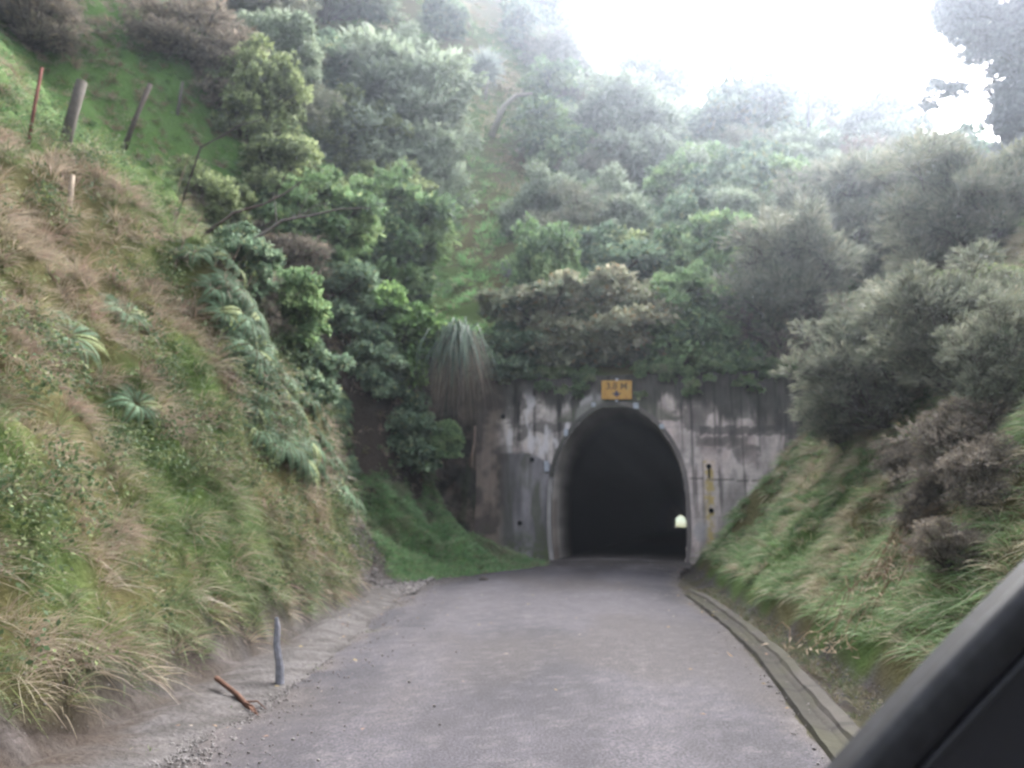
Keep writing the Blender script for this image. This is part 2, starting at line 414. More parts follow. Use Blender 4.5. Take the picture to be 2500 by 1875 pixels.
# ------------------------------------------------------------------ tunnel with its portal wall
ARCH_L = [(-1.82, 0), (-1.88, .5), (-1.90, 1.2), (-1.88, 1.9), (-1.83, 2.4), (-1.68, 2.98), (-1.43, 3.45), (-1.06, 3.92), (-.62, 4.25), (-.28, 4.37), (0, 4.41)]
def arch_pts(n=64, grow=0.0):
    P = np.array(ARCH_L + [(-x, z) for x, z in ARCH_L[-2::-1]])
    s = np.concatenate([[0], np.cumsum(np.hypot(*np.diff(P, axis=0).T))])
    q = np.linspace(0, s[-1], n)
    # catmull-like smoothing by resampling a dense moving average
    D = np.linspace(0, s[-1], 600); X = np.interp(D, s, P[:, 0]); Z = np.interp(D, s, P[:, 1])
    k = np.ones(21) / 21
    Xs = np.convolve(np.pad(X, 10, 'edge'), k, 'valid'); Zs = np.convolve(np.pad(Z, 10, mode='reflect', reflect_type='odd'), k, 'valid')
    x = np.interp(q, D, Xs); z = np.interp(q, D, Zs); z[0] = z[-1] = 0
    if grow:
        dx = np.gradient(x); dz = np.gradient(z); L = np.hypot(dx, dz); x = x - dz / L * grow; z = z + dx / L * grow; z[0] = z[-1] = 0
    return x, z
tun = thing('road_tunnel', 'single lane arched concrete tunnel portal with black interior under the bushy hill', 'tunnel', (PX, PY, 0), (0, 0, -TH))

def wall_mesh():
    W0, W1, TOP = -4.15, 7.6, 5.25
    us = np.arange(W0, W1 + .001, .035); zs = np.arange(-.3, TOP + .001, .035)
    ax, az = arch_pts(200)
    U, Z = np.meshgrid(us, zs)
    half = np.interp(Z.ravel(), az[:100], -ax[:100]).reshape(Z.shape)
    inside = (np.abs(U) < half - .0) & (Z < 4.33)
    # stains, all in metres on the face of the wall
    n_big = fbm(U * .7, Z * .7, 0, 100, 4); n_mid = fbm(U * 2.2, Z * 2.2, 0, 101, 4); n_f = fbm(U * 9, Z * 9, 0, 102, 3)
    stre = fbm(U * 4.5, Z * .35, 0, 103, 4)
    pale = mixc(np.array([.28, .245, .235]), np.array([.42, .37, .355]), sstep(.3, .7, n_mid))
    pink = mixc(pale, np.array([.36, .28, .27]), sstep(.5, .7, n_big) * .6)
    c = pink
    # formwork lifts
    lift = np.abs(((Z + .03 * (n_mid - .5)) / .62) % 1 - .5) > .475
    c = mixc(c, np.array([.20, .18, .18]), lift * .5)
    c = mixc(c, np.array([.17, .155, .15]), sstep(.45, .7, stre) * .55)
    blot = sstep(.52, .62, fbm(U * 1.7 + 4, Z * 2.1, 0, 108, 5))
    pk = sstep(.52, .6, fbm(U * 2.6 + 9, Z * 1.5, 0, 110, 5)) * (1 - blot)
    c = mixc(c, np.array([.40, .35, .335]), pk * .45)
    # black growth down from the top, deeper on the right of the arch
    depth = .95 + .75 * (stre - .5) * 2 + .45 * sstep(1.5, 4, U) * sstep(6.4, 5, U) + .5 * (n_mid - .5)
    blk = sstep(depth + .22, depth - .18, TOP - Z)
    c = mixc(c, np.array([.035, .035, .03]), blk * .93)
    run = sstep(.54, .66, stre) * sstep(2.6, 1.0, TOP - Z)
    c = mixc(c, np.array([.05, .045, .042]), run * .8)
    blot = sstep(.52, .62, fbm(U * 1.7 + 4, Z * 2.1, 0, 108, 5))
    c = mixc(c, np.array([.06, .055, .052]), blot * .75 * sstep(2.2, 3.3, Z + .3 * (stre - .5)))
    c = c * (.5 + .95 * fbm(U * 6, Z * 3, 0, 109, 4))[..., None]
    c = c * (1 - .55 * sstep(.60, .70, fbm(U * 11, Z * .5, 0, 111, 3)) * sstep(.3, 2, Z))[..., None]
    # straight stained lift line on the right
    ln = (np.abs(Z - (3.62 - .02 * (U - 2))) < .06 + .12 * n_f) & (U > 2.3) & (U < 5)
    c = mixc(c, np.array([.05, .047, .045]), ln * .75)
    # crack
    ck = (np.abs(Z - (2.30 - .045 * (U - 2) + .05 * (n_mid - .5))) < .016) & (U > 1.95) & (U < 4.0)
    c = mixc(c, np.array([.03, .03, .028]), ck * .9)
    # white and rust dribbles over the left shoulder
    wh = sstep(.55, .7, fbm(U * 3.2, Z * 1.2, 0, 105, 4)) * (U < -.3) * (U > -3.2) * sstep(2.7, 3.1, Z) * sstep(5, 4.4, Z)
    c = mixc(c, np.array([.46, .43, .45]), wh * .8)
    # left: newer dark render below a curved edge
    edge = 3.05 - .35 * sstep(-2.6, -1.7, U) - .04 * (n_mid - .5) + .0 * U
    dk = sstep(edge + .03, edge - .03, Z) * (U < -1.75) * sstep(-3.55, -3.45, U + .15 * (n_mid - .5))
    dkc = mixc(np.array([.085, .08, .085]), np.array([.15, .14, .15]), sstep(.35, .65, fbm(U * 2, Z * .5, 0, 106, 4)))
    dkc = dkc * (.45 + 1.1 * fbm(U * 5, Z * 2, 0, 112, 4))[..., None]; dkc = mixc(dkc, np.array([.045, .05, .03]), sstep(.5, .65, fbm(U * 3.5, Z * .7, 0, 113, 4)) * .75)
    c = mixc(c, dkc, dk * .95)
    c = mixc(c, np.array([.045, .045, .035]), (U < -2.95) * sstep(-3.7, -3.2, U) * sstep(.3, .6, stre) * (Z < 3.3) * .6)
    # far left: brown earth-stained, with moss
    fl_ = sstep(-3.1, -3.5, U + .3 * (n_mid - .5))
    c = mixc(c, mixc(np.array([.05, .04, .035]), np.array([.15, .115, .095]), sstep(.4, .7, n_mid)), fl_ * .9)
    moss = sstep(1.0, .2, Z + (n_mid - .5)) * (U < -1.9) * .6 + sstep(.6, .1, Z) * (U > 1.9) * .4
    c = mixc(c, np.array([.06, .075, .03]), moss * sstep(.4, .6, n_f))
    # yellow streak on the right
    ys_ = np.exp(-((U - 2.52 + .03 * (n_mid - .5)) / (.08 + .09 * n_mid)) ** 4) * sstep(2.85, 2.7, Z) * sstep(.25, .5, Z)
    c = mixc(c, np.array([.34, .25, .07]), np.clip(ys_ * (.15 + 1.1 * sstep(.3, .7, n_f)), 0, .8))
    gp = sstep(.32, .2, np.hypot((U - 2.25) / .8, (Z - .85)))
    c = mixc(c, np.array([.24, .235, .25]), gp * .6)
    # damp band along the arch edge, greenish over the crown
    da = np.hypot(U * .95, Z - 2.2)
    c = mixc(c, np.array([.07, .072, .055]), sstep(2.55, 2.3, da) * (Z > 3.9) * .75)
    V0 = np.stack([U, np.zeros_like(U) + (n_mid - .5) * .03 + (n_big - .5) * .05, Z], -1)
    idx = np.arange(U.size).reshape(U.shape)
    F = np.stack([idx[:-1, :-1], idx[:-1, 1:], idx[1:, 1:], idx[1:, :-1]], -1).reshape(-1, 4)
    kill = inside[:-1, :-1] & inside[1:, 1:] & inside[1:, :-1] & inside[:-1, 1:]
    F = F[~kill.ravel()]
    V = V0.reshape(-1, 3); C = c.reshape(-1, 3)
    # body: top, ends
    k = len(V)
    T = TOP
    extra = [(W0, 0, -.3), (W1, 0, -.3), (W1, 0, T), (W0, 0, T), (W0, .55, -.3), (W1, .55, -.3), (W1, .55, T), (W0, .55, T)]
    V = np.vstack([V, extra]); C = np.vstack([C, np.tile([.06, .055, .05], (8, 1))])
    Fx = [[3, 2, 6, 7], [0, 3, 7, 4], [1, 5, 6, 2]]
    F = np.vstack([F, np.array(Fx) + k])
    return mesh_np('wall', V, F, M_CONC, C, True, gain=1.5)
link('wall', wall_mesh(), tun)

def lining():
    n = 65; ax, az = arch_pts(n)
    vs = np.concatenate([[-.02, .06], np.arange(.3, 8, .25), np.arange(8, 40, 2.0), np.arange(40, TUN_L + .1, 10)])
    V = []; C = []
    for v in vs:
        dz = -TUN_DROP * v / TUN_L
        g = 0.0 if v > .1 else .05 * (1 - (v + .02) / .08)
        ring = .012 * math.cos(v * 2 * math.pi / .9) if v < 10 else 0
        for i in range(n):
            nn = float(fbm(i * .35, v * .8, 0, 120, 3)); st = float(fbm(i * .9, v * .25, 0, 121, 3))
            V.append((ax[i] * (1 + .012 * g + ring * .3), v, az[i] + dz + ring * .3))
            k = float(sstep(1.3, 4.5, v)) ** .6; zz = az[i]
            c = np.array([.62, .56, .52]) * (.3 + 1.4 * st) * (1 - k) + np.array([.010, .010, .011]) * k  # painted skylight makes the mouth pale; sooty dark further in
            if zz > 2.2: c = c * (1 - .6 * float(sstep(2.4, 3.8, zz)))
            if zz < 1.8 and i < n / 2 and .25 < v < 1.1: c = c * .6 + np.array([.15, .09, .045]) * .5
            C.append(c)
    F = [[i * n + q, i * n + q + 1, (i + 1) * n + q + 1, (i + 1) * n + q] for i in range(len(vs) - 1) for q in range(n - 1)]
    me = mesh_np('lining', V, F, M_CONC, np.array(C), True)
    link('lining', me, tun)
    # rim standing proud of the wall
    n = 90
    x0, z0 = arch_pts(n, -.015); x1, z1 = arch_pts(n, .10)
    V = []; C = []
    for i in range(n):
        st = float(fbm(i * .3, 0, 0, 130, 3))
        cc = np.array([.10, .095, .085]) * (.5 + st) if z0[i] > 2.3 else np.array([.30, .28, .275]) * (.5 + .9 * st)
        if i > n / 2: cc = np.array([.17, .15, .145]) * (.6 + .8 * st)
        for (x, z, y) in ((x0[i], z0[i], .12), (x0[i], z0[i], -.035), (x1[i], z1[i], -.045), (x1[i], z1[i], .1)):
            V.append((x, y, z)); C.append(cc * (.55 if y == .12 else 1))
    F = [[i * 4 + q, i * 4 + q + 1, (i + 1) * 4 + q + 1, (i + 1) * 4 + q] for i in range(n - 1) for q in range(3)]
    F += [[0, 1, 2, 3][::-1], [(n - 1) * 4 + q for q in range(4)]]
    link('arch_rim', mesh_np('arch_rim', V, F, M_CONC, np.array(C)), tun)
    # floor
    n = 12; V = []; C = []; F = []
    vs2 = np.concatenate([np.arange(-1.3, 8, .2), np.arange(8, 40, 2.0), np.arange(40, TUN_L + 10.1, 10)])
    for v in vs2:
        for q in range(n):
            x = -1.95 + 3.9 * q / (n - 1); g = float(fbm(x * 2, v * 2, 0, 140, 3))
            V.append((x, v, .018 + .05 * math.sin(q / (n - 1) * math.pi) + g * .05 - .02 - .06 * max(0, -v - .3) - TUN_DROP * max(v, 0) / TUN_L))
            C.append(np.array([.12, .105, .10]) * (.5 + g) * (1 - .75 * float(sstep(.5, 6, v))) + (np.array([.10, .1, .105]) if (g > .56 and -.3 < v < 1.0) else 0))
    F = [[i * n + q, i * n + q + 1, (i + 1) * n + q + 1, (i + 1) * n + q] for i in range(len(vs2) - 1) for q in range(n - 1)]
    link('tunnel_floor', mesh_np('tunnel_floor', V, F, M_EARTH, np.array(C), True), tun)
lining()

M_HOLE, t_, b_ = mat_new('hole_black', .9, .1); b_.inputs['Base Color'].default_value = (.012, .012, .013, 1)
def disc_ring(cx, cz, r, proud=.03):
    V = []; F = []; n = 14
    for (rr, y) in ((r * 1.35, .0), (r * 1.3, -proud), (r, -proud), (r * .9, .0)):
        for k in range(n):
            a = 2 * math.pi * k / n; V.append((cx + rr * math.cos(a), y - .0, cz + rr * math.sin(a)))
    for q in range(3):
        for k in range(n): F.append([q * n + k, q * n + (k + 1) % n, (q + 1) * n + (k + 1) % n, (q + 1) * n + k])
    F.append([3 * n + k for k in range(n)])
    return V, F
for (hx, hz) in ((-3.28, 4.12), (-2.42, 2.86), (-2.78, 1.05), (2.52, 2.62), (2.54, 1.42)):
    r = .052
    V, F = disc_ring(hx, hz, r, .028)
    me = mesh_np('weep_hole', np.array(V) + np.array([0, -.03, 0]), F, M_HOLE)
    link('weep_hole', me, tun)
# iron strap above the crack, on the yellow streak
V, F = boxv(2.495, 2.545, -.05, -.02, 2.30, 2.58, .006)
link('iron_bar', mesh_np('iron_bar', V, F, M_HOLE), tun)
# pale bracket plates round the arch
m_plate, t_, b_ = mat_new('pale_plate', .6, .4); n_ = noise(t_, 12, 4); r_ = ramp(t_, n_.outputs['Fac'], [(.35, (.24, .25, .29)), (.65, (.42, .45, .52))]); t_.links.new(r_.outputs[0], b_.inputs['Base Color'])
for (hx, hz, w_, h_) in ((-.62, 4.40, .12, .12), (.58, 4.34, .15, .17), (-1.42, 3.62, .11, .2), (1.28, 3.74, .13, .13), (-1.99, 2.66, .13, .3)):
    V, F = boxv(hx - w_ / 2, hx + w_ / 2, -.09, -.02, hz - h_ / 2, hz + h_ / 2, .012)
    link('bracket_plate', mesh_np('bracket_plate', V, F, m_plate), tun)

# height sign above the arch
m_sign, t_, b_ = mat_new('faded_orange_paint', .5, .4)
n_ = noise(t_, 5, 5, .6); r_ = ramp(t_, n_.outputs['Fac'], [(.3, (.30, .14, .035)), (.5, (.42, .22, .035)), (.7, (.38, .24, .07))]); t_.links.new(r_.outputs[0], b_.inputs['Base Color'])
m_ink, t_, b_ = mat_new('faded_black_paint', .7, .2); b_.inputs['Base Color'].default_value = (.13, .075, .03, 1)
m_ink2, t_, b_ = mat_new('arrow_paint', .7, .2); b_.inputs['Base Color'].default_value = (.05, .045, .08, 1)
sx, sy = xy(.05, -.12)
sign = thing('height_sign', 'faded orange clearance sign with black figures and down arrow above the tunnel arch', 'sign', (sx, sy, 4.80), (0, R(1.6), -TH))
V, F = boxv(-.43, .43, -.012, .012, -.27, .27, .01)
link('sign_panel', mesh_np('sign_panel', V, F, m_sign), sign)
def text_mesh(s, size, mat):
    cu = bpy.data.curves.new('lettering', 'FONT'); cu.body = s; cu.size = size; cu.align_x = 'CENTER'; cu.extrude = .0015; cu.offset = .006
    o = bpy.data.objects.new('tmp', cu); COL.objects.link(o)
    dg = bpy.context.evaluated_depsgraph_get(); me = bpy.data.meshes.new_from_object(o.evaluated_get(dg))
    bpy.data.objects.remove(o); bpy.data.curves.remove(cu); me.name = 'lettering'
    me.materials.clear(); me.materials.append(mat); return me
lt = link('lettering', text_mesh('3.8 M', .27, m_ink), sign); lt.location = (-.0, -.016, .02); lt.rotation_euler = (R(90), 0, 0)
V = [(-.14, -.018, -.09), (-.04, -.018, -.09), (-.04, -.018, -.03), (.04, -.018, -.03), (.04, -.018, -.09), (.14, -.018, -.09), (0, -.018, -.20)]
V = V + [(x, -.012, z) for x, y, z in V]
F = [[0, 1, 4, 5, 6][::-1], [1, 2, 3, 4][::-1]] + [[i, (i + 1) % 7, (i + 1) % 7 + 7, i + 7] for i in range(7)]
link('arrow', mesh_np('arrow', V, F, m_ink2), sign)
for z in (.30, -.31):
    V, F = boxv(-.035, .035, -.02, .10, z - .03, z + .03, .008)
    link('fixing_bracket', mesh_np('fixing_bracket', V, F, m_plate), sign)

# rock face left of the wall
def rock():
    us = np.arange(-7.6, -4.0, .06); zs = np.arange(-.3, 6.6, .06)
    U, Z = np.meshgrid(us, zs)
    y = -.10 - .9 * sstep(-4.6, -7.4, U) * (1 - Z / 9) + (fbm(U * 1.2, Z * 1.2, 0, 150, 4) - .5) * .9 * sstep(-4.1, -4.8, U) - .25 * sstep(2.5, 0, Z)
    n = fbm(U * 2.5, Z * 2.5, 0, 151, 4); s = fbm(U * 4, Z * .6, 0, 152, 4)
    c = mixc(np.array([.035, .03, .025]), np.array([.13, .10, .08]), sstep(.4, .7, n))
    c = mixc(c, np.array([.045, .06, .025]), sstep(.5, .65, s) * .6)
    X, Y = xy(U, y)
    idx = np.arange(U.size).reshape(U.shape)
    F = np.stack([idx[:-1, :-1], idx[:-1, 1:], idx[1:, 1:], idx[1:, :-1]], -1).reshape(-1, 4)
    link('rock_face', mesh_np('rock_face', np.stack([X, Y, Z], -1).reshape(-1, 3), F, M_ROCK, c.reshape(-1, 3), True), kind='structure', label='dark damp rock face left of the portal wall')
rock()
#@@VEG
# ------------------------------------------------------------------ foliage builders
def leaves(name, P, D, N, L, W, C, mat, wide=.45):
    """leaf quads: P base, D direction, N normal, L length, W width, C colour"""
    D = D / (np.linalg.norm(D, axis=1, keepdims=True) + 1e-9)
    S = np.cross(D, N); S /= (np.linalg.norm(S, axis=1, keepdims=True) + 1e-9)
    N2 = np.cross(S, D)
    L = np.asarray(L)[:, None]; W = np.asarray(W)[:, None]
    v0 = P; v2 = P + D * L - N2 * L * .12
    v1 = P + D * L * wide + S * W * .5 + N2 * L * .05; v3 = P + D * L * wide - S * W * .5 + N2 * L * .05
    V = np.stack([v0, v1, v2, v3], 1).reshape(-1, 3)
    F = np.arange(len(V)).reshape(-1, 4)
    return mesh_np(name, V, F, mat, np.repeat(C, 4, 0), gain=2.15)

def unit(r, n):
    d = r.normal(size=(n, 3)); return d / np.linalg.norm(d, axis=1, keepdims=True)

def crown(name, clumps, per, L, W, cols, seed, tip=None, spray=0.0, updir=.35, sub=5, mat=None):
    r = np.random.default_rng(seed)
    cl = np.asarray(clumps, float); n = len(cl)
    # each clump is broken into sprigs, each sprig into leaves
    k = max(1, per // sub // 6)
    sd = unit(r, n * sub * 6).reshape(n, sub * 6, 3); sd[..., 2] = np.abs(sd[..., 2]) * .9 - .15
    rad = cl[:, 3][:, None, None] * (r.random((n, sub * 6, 1)) ** .45)
    sp = cl[:, None, :3] + sd * rad
    sp = sp.reshape(-1, 3); sd = sd.reshape(-1, 3)
    sr = np.repeat(cl[:, 3], sub * 6) * .24
    csel = r.random((n, 1)) * .7 + r.random((n, sub * 6)) * .5 - .1
    csel = np.clip(csel.reshape(-1), 0, .999)
    P = np.repeat(sp, k, 0) + unit(r, len(sp) * k) * np.repeat(sr, k)[:, None] * (r.random((len(sp) * k, 1)) ** .6)
    D = np.repeat(sd, k, 0) * (1 + spray) + unit(r, len(P)) * (1 - spray * .6) + np.array([0, 0, updir * .5])
    N = np.repeat(sd, k, 0) * .5 + np.array([0, 0, .7]) + unit(r, len(P)) * .6
    cols = np.asarray(cols, float); cs = np.repeat(csel, k) * (len(cols) - 1)
    i = cs.astype(int); f = (cs - i)[:, None]
    C = cols[i] * (1 - f) + cols[np.minimum(i + 1, len(cols) - 1)] * f
    C = C * (.72 + .56 * r.random((len(P), 1)))
    if tip is not None:
        m = r.random(len(P)) < .06; C[m] = tip
    Ls = L * (.6 + .8 * r.random(len(P))); Ws = W * (.6 + .8 * r.random(len(P)))
    return leaves(name, P, D, N, Ls, Ws, C, mat or M_LEAF)

def limbs(name, clumps, base, r0, seed, col, count=40, twigs=2, lean=None):
    r = random.Random(seed); parts = []
    cl = list(clumps); r.shuffle(cl)
    top = np.mean(np.array(cl)[:, :3], 0); base = np.array(base, float)
    fork = base * .65 + top * .35 + np.array([r.uniform(-.1, .1), r.uniform(-.1, .1), 0])
    parts.append(tube([base - np.array([0, 0, .1]), base * .7 + fork * .3, fork], [r0 * 1.25, r0, r0 * .75], 7, col, .2, r))
    for c in cl[:count]:
        e = np.array(c[:3]); st = base * .35 + fork * .65 if r.random() < .4 else fork
        m = st * .5 + e * .5 + np.array([r.uniform(-.15, .15), r.uniform(-.15, .15), r.uniform(.0, .2)]) * np.linalg.norm(e - st)
        q = .45 + .3 * r.random()
        parts.append(tube([st, st * .7 + m * .3, m, e], [r0 * q, r0 * q * .8, r0 * q * .5, r0 * .12], 5, np.array(col) * r.uniform(.7, 1.2)))
        for k in range(twigs):
            d = np.array([r.gauss(0, 1), r.gauss(0, 1), r.gauss(.4, 1)]); d *= c[3] * 1.0 / (np.linalg.norm(d) + 1e-6)
            s = m * .3 + e * .7
            parts.append(tube([s, s + d * .5 + np.array([0, 0, .03]), s + d], [r0 * .14, r0 * .1, r0 * .04], 3, np.array(col) * r.uniform(.7, 1.3)))
    V, F, C = merge(parts)
    return mesh_np(name, V, F, M_BARK, C, True)

def blob(n, seed, cr=(.26, .42), zlo=.12, flat=1.0, hollow=.35, lobes=5):
    """clump centres for a unit bush: x,y within -1..1, z within 0..2"""
    r = np.random.default_rng(seed); L = []
    lob = [(r.uniform(-.45, .45), r.uniform(-.45, .45), r.uniform(.7, 1.35), r.uniform(.42, .68)) for _ in range(lobes)]
    while len(L) < n:
        lx, ly, lz, lr = lob[r.integers(len(lob))]
        d = unit(r, 1)[0]; rad = lr * (hollow + (1 - hollow) * r.random() ** .5)
        p = np.array([lx + d[0] * rad, ly + d[1] * rad, lz + d[2] * rad * flat])
        if r.random() < .25: p[2] = r.uniform(zlo, .7); p[:2] = d[:2] * r.uniform(.3, .75)
        if p[2] > zlo: L.append((*p, r.uniform(*cr)))
    return L

BK = (.075, .06, .05); BKG = (.13, .115, .10)
KINDS = {}
def make_kind(key, nc, per, L, W, cols, seed, tip=None, spray=0., cr=(.2, .36), bark=BK, r0=.05, twigs=2, flat=1., count=40, lobes=6):
    cl = blob(nc, seed, cr, flat=flat, lobes=lobes)
    KINDS[key] = (crown('crown', cl, per, L, W, cols, seed, tip, spray), limbs('trunk', cl, (0, 0, -.15), r0, seed, bark, count, twigs))
c_ = np.array
make_kind('green', 80, 330, .10, .062, [(.045, .08, .035), (.075, .13, .05), (.11, .175, .065), (.15, .21, .08)], 1, (.17, .22, .08))
make_kind('green2', 70, 330, .11, .06, [(.045, .075, .045), (.07, .115, .065), (.105, .155, .09), (.15, .20, .11)], 2, (.16, .17, .07), lobes=8)
make_kind('vivid', 70, 300, .12, .075, [(.04, .085, .025), (.075, .14, .035), (.12, .20, .045)], 3, (.17, .26, .06))
make_kind('grey', 90, 400, .095, .042, [(.06, .085, .05), (.10, .13, .08), (.14, .175, .11), (.175, .205, .14)], 4, (.19, .22, .15), bark=BKG)
make_kind('olive', 80, 360, .085, .045, [(.05, .065, .035), (.085, .11, .045), (.13, .16, .06), (.165, .195, .08)], 5, (.20, .24, .09))
make_kind('mottled', 90, 300, .11, .075, [(.06, .08, .05), (.12, .135, .08), (.18, .18, .11), (.21, .19, .125)], 6, (.20, .135, .06))
make_kind('wispy', 190, 210, .11, .016, [(.048, .06, .04), (.078, .09, .058), (.115, .122, .08), (.14, .14, .10)], 7, (.15, .14, .09), spray=.6, cr=(.10, .36), bark=BKG, r0=.034, twigs=6, count=120, lobes=15)
make_kind('brown', 120, 130, .10, .018, [(.06, .052, .038), (.10, .085, .064), (.14, .115, .09)], 8, (.17, .13, .08), spray=.7, cr=(.10, .34), bark=(.09, .075, .06), r0=.03, twigs=9, count=80, lobes=8)

PLACED = []
_used = set()
rs = random.Random(11)
def bush(kind, label, cx, cy, wpx, hpx, depth=None, group=None, name='bush', cat='bush', sink=.08, deep=1.0, dz=0.0):
    """cx, cy: foot of the bush in the photograph; depth: metres ahead, else found on the land"""
    if depth is None:
        q = hit(cx, cy)
        if q is None: print('no hit', label); return None
        x, y, z = q
    else:
        p = at(cx, cy, depth); x, y = p.x, p.y; z = p.z if dz == 'px' else float(H(x, y)) + dz
    rx = wpx * y / FPX / 2 / .98; hz = hpx * y / FPX / 1.9
    me_c, me_t = KINDS[kind]
    o = thing(name, label, cat, (x, y + rx * .25, z - sink * hz), (0, 0, rs.uniform(0, 6.28)), group)
    s = rs.uniform(.93, 1.07)
    o.scale = (rx * s, rx * deep / s, hz)
    link('crown', me_c, o); link('trunk', me_t, o)
    PLACED.append((x, y, rx))
    return o
# left of the gully, from the paddock down to the bank
bush('brown', 'bare brown twiggy shrub at the top left above the paddock', 390, 185, 440, 240)
bush('brown', 'dark leafless thicket in the top left corner', 60, 85, 380, 260)
bush('brown', 'brown leafless shrub between the paddock and the yellow green shrub', 520, 300, 240, 260)
bush('wispy', 'tall dark shrub at the top edge left of the grey green tree', 600, 150, 360, 330)
bush('grey', 'tall dusky shrub at the top edge behind the grey green tree', 800, 60, 420, 300)
bush('grey', 'largest grey green tree standing over the left bank', 900, 500, 560, 540, name='tree', cat='tree')
bush('grey', 'grey green crown hanging out right of the largest grey green tree', 1000, 540, 270, 330, name='tree', cat='tree')
bush('olive', 'yellow green shrub left of the largest grey green tree', 590, 400, 260, 310)
bush('olive', 'yellow green shrub in the middle of the shrubs above the left bank', 660, 540, 320, 260)
bush('olive', 'yellow green shrub in front of the largest grey green tree', 830, 440, 320, 260)
bush('green', 'round green shrub with pale tips beside the gully grass', 925, 730, 330, 360)
bush('olive', 'yellow green shrub overhanging the round green shrub', 920, 600, 340, 220)
bush('green', 'dark green shrub among the dead grey branches', 740, 700, 320, 280)
bush('vivid', 'bright green leafy shrub beside the hanging toetoe', 960, 930, 240, 250)
bush('vivid', 'small bright green seedling shrub left above the nose of the bank', 900, 830, 200, 180)
bush('green2', 'grey leaved shrub hanging over the dark rock face', 985, 1090, 200, 190)
bush('green', 'small vivid green shrub rooted on the rock left of the tunnel', 1085, 1120, 90, 100, 20.9, dz='px')
bush('green2', 'dark shrub at the top of the dark rock face', 900, 980, 190, 180)
bush('brown', 'brown twiggy scrub under the yellow green shrubs', 640, 720, 330, 240)
bush('green2', 'dark green shrub below the dark shrub among the dead branches', 800, 830, 260, 240)
bush('brown', 'brown dead twigs heaped on the crest of the left bank', 430, 570, 170, 150)
bush('olive', 'olive shrub on the crest of the left bank right of the pale stem', 500, 620, 240, 230)
bush('green2', 'dark fern green shrub on the crest under the dead branches', 560, 740, 230, 200)
bush('brown', 'brown dead fern skirt hanging on the crest of the left bank', 620, 790, 200, 230)
bush('green', 'mid green shrub on the crest above the hanging ferns', 690, 880, 230, 230)
bush('green2', 'dark shrub low on the crest among the hanging ferns', 750, 1000, 190, 180)
# above the tunnel
bush('green', 'green bush above the tunnel wall beside the gully grass', 1340, 790, 240, 330, 25)
bush('olive', 'olive topped bush, left one of the two above the tunnel', 1390, 640, 270, 260, 27)
bush('olive', 'olive topped bush, right one of the two above the tunnel', 1600, 640, 340, 270, 27)
bush('green2', 'dark green bush behind the mottled bushes', 1480, 760, 360, 280, 25.6)
bush('mottled', 'mottled brown and green bush left above the sign', 1370, 900, 300, 250, 23.2, dz='px')
bush('mottled', 'mottled brown and green bush directly above the sign', 1530, 890, 280, 260, 23.1, dz='px')
bush('green', 'glossy green bush right above the sign', 1680, 925, 280, 290, 22.9, dz='px')
bush('green', 'leafy green branch bush overhanging the right end of the wall', 1810, 975, 220, 250, 22.7, dz='px')
bush('green2', 'low dark green bush on the wall top beside the toetoe', 1250, 925, 200, 160, 23.1, dz='px')
bush('green', 'tall green bush behind the glossy green one', 1770, 760, 320, 330, 25)
bush('grey', 'grey green tree in the middle of the hillside', 1540, 480, 380, 380, name='tree', cat='tree')
bush('grey', 'misty grey green tree high on the skyline left of the notch', 1590, 330, 300, 300, name='tree', cat='tree')
bush('green2', 'blue green tree below the skyline pole', 1860, 420, 380, 300, name='tree', cat='tree')
bush('grey', 'pale blue green tree on the skyline left of the pole', 1780, 330, 280, 220, name='tree', cat='tree')
bush('grey', 'pale tree on the skyline right of the pole', 2060, 380, 260, 220, name='tree', cat='tree')
bush('green2', 'dark bush in the hollow right of the middle of the hillside', 1900, 560, 280, 260)
bush('grey', 'grey bush left of the dark hollow', 1760, 600, 260, 250)
bush('brown', 'reddish brown twiggy bush under the skyline on the right', 2080, 500, 240, 220)
bush('green2', 'dark rounded bush standing alone on the skyline', 1430, 140, 130, 140)
bush('green2', 'dusky bush on the skyline at the top edge', 1290, 60, 200, 150)
bush('wispy', 'brown heath on the upper slope under the lone skyline bush', 1380, 230, 260, 170)
bush('grey', 'grey green bush left of the grey green hillside tree', 1420, 430, 200, 200)
for (cx, cy, w_, h_, kd, lab) in ((1690, 330, 200, 190, 'grey', 'pale tree on the skyline beside the notch, right of the misty tree'), (1890, 350, 240, 200, 'green2', 'pale tree on the skyline just left of the thin pole'), (2140, 420, 220, 160, 'grey', 'hazy tree on the skyline left of the gap in the right tree'), (2240, 480, 240, 130, 'wispy', 'hazy shrub on the skyline below the branches of the right tree'), (1980, 360, 170, 160, 'grey', 'small hazy tree on the skyline at the foot of the thin pole'), (1600, 200, 150, 120, 'grey', 'hazy shrub on the skyline slope right of the lone dark bush')):
    bush(kd, lab, cx, cy, w_ * 1.1, h_ * 1.3, name='tree', cat='tree')
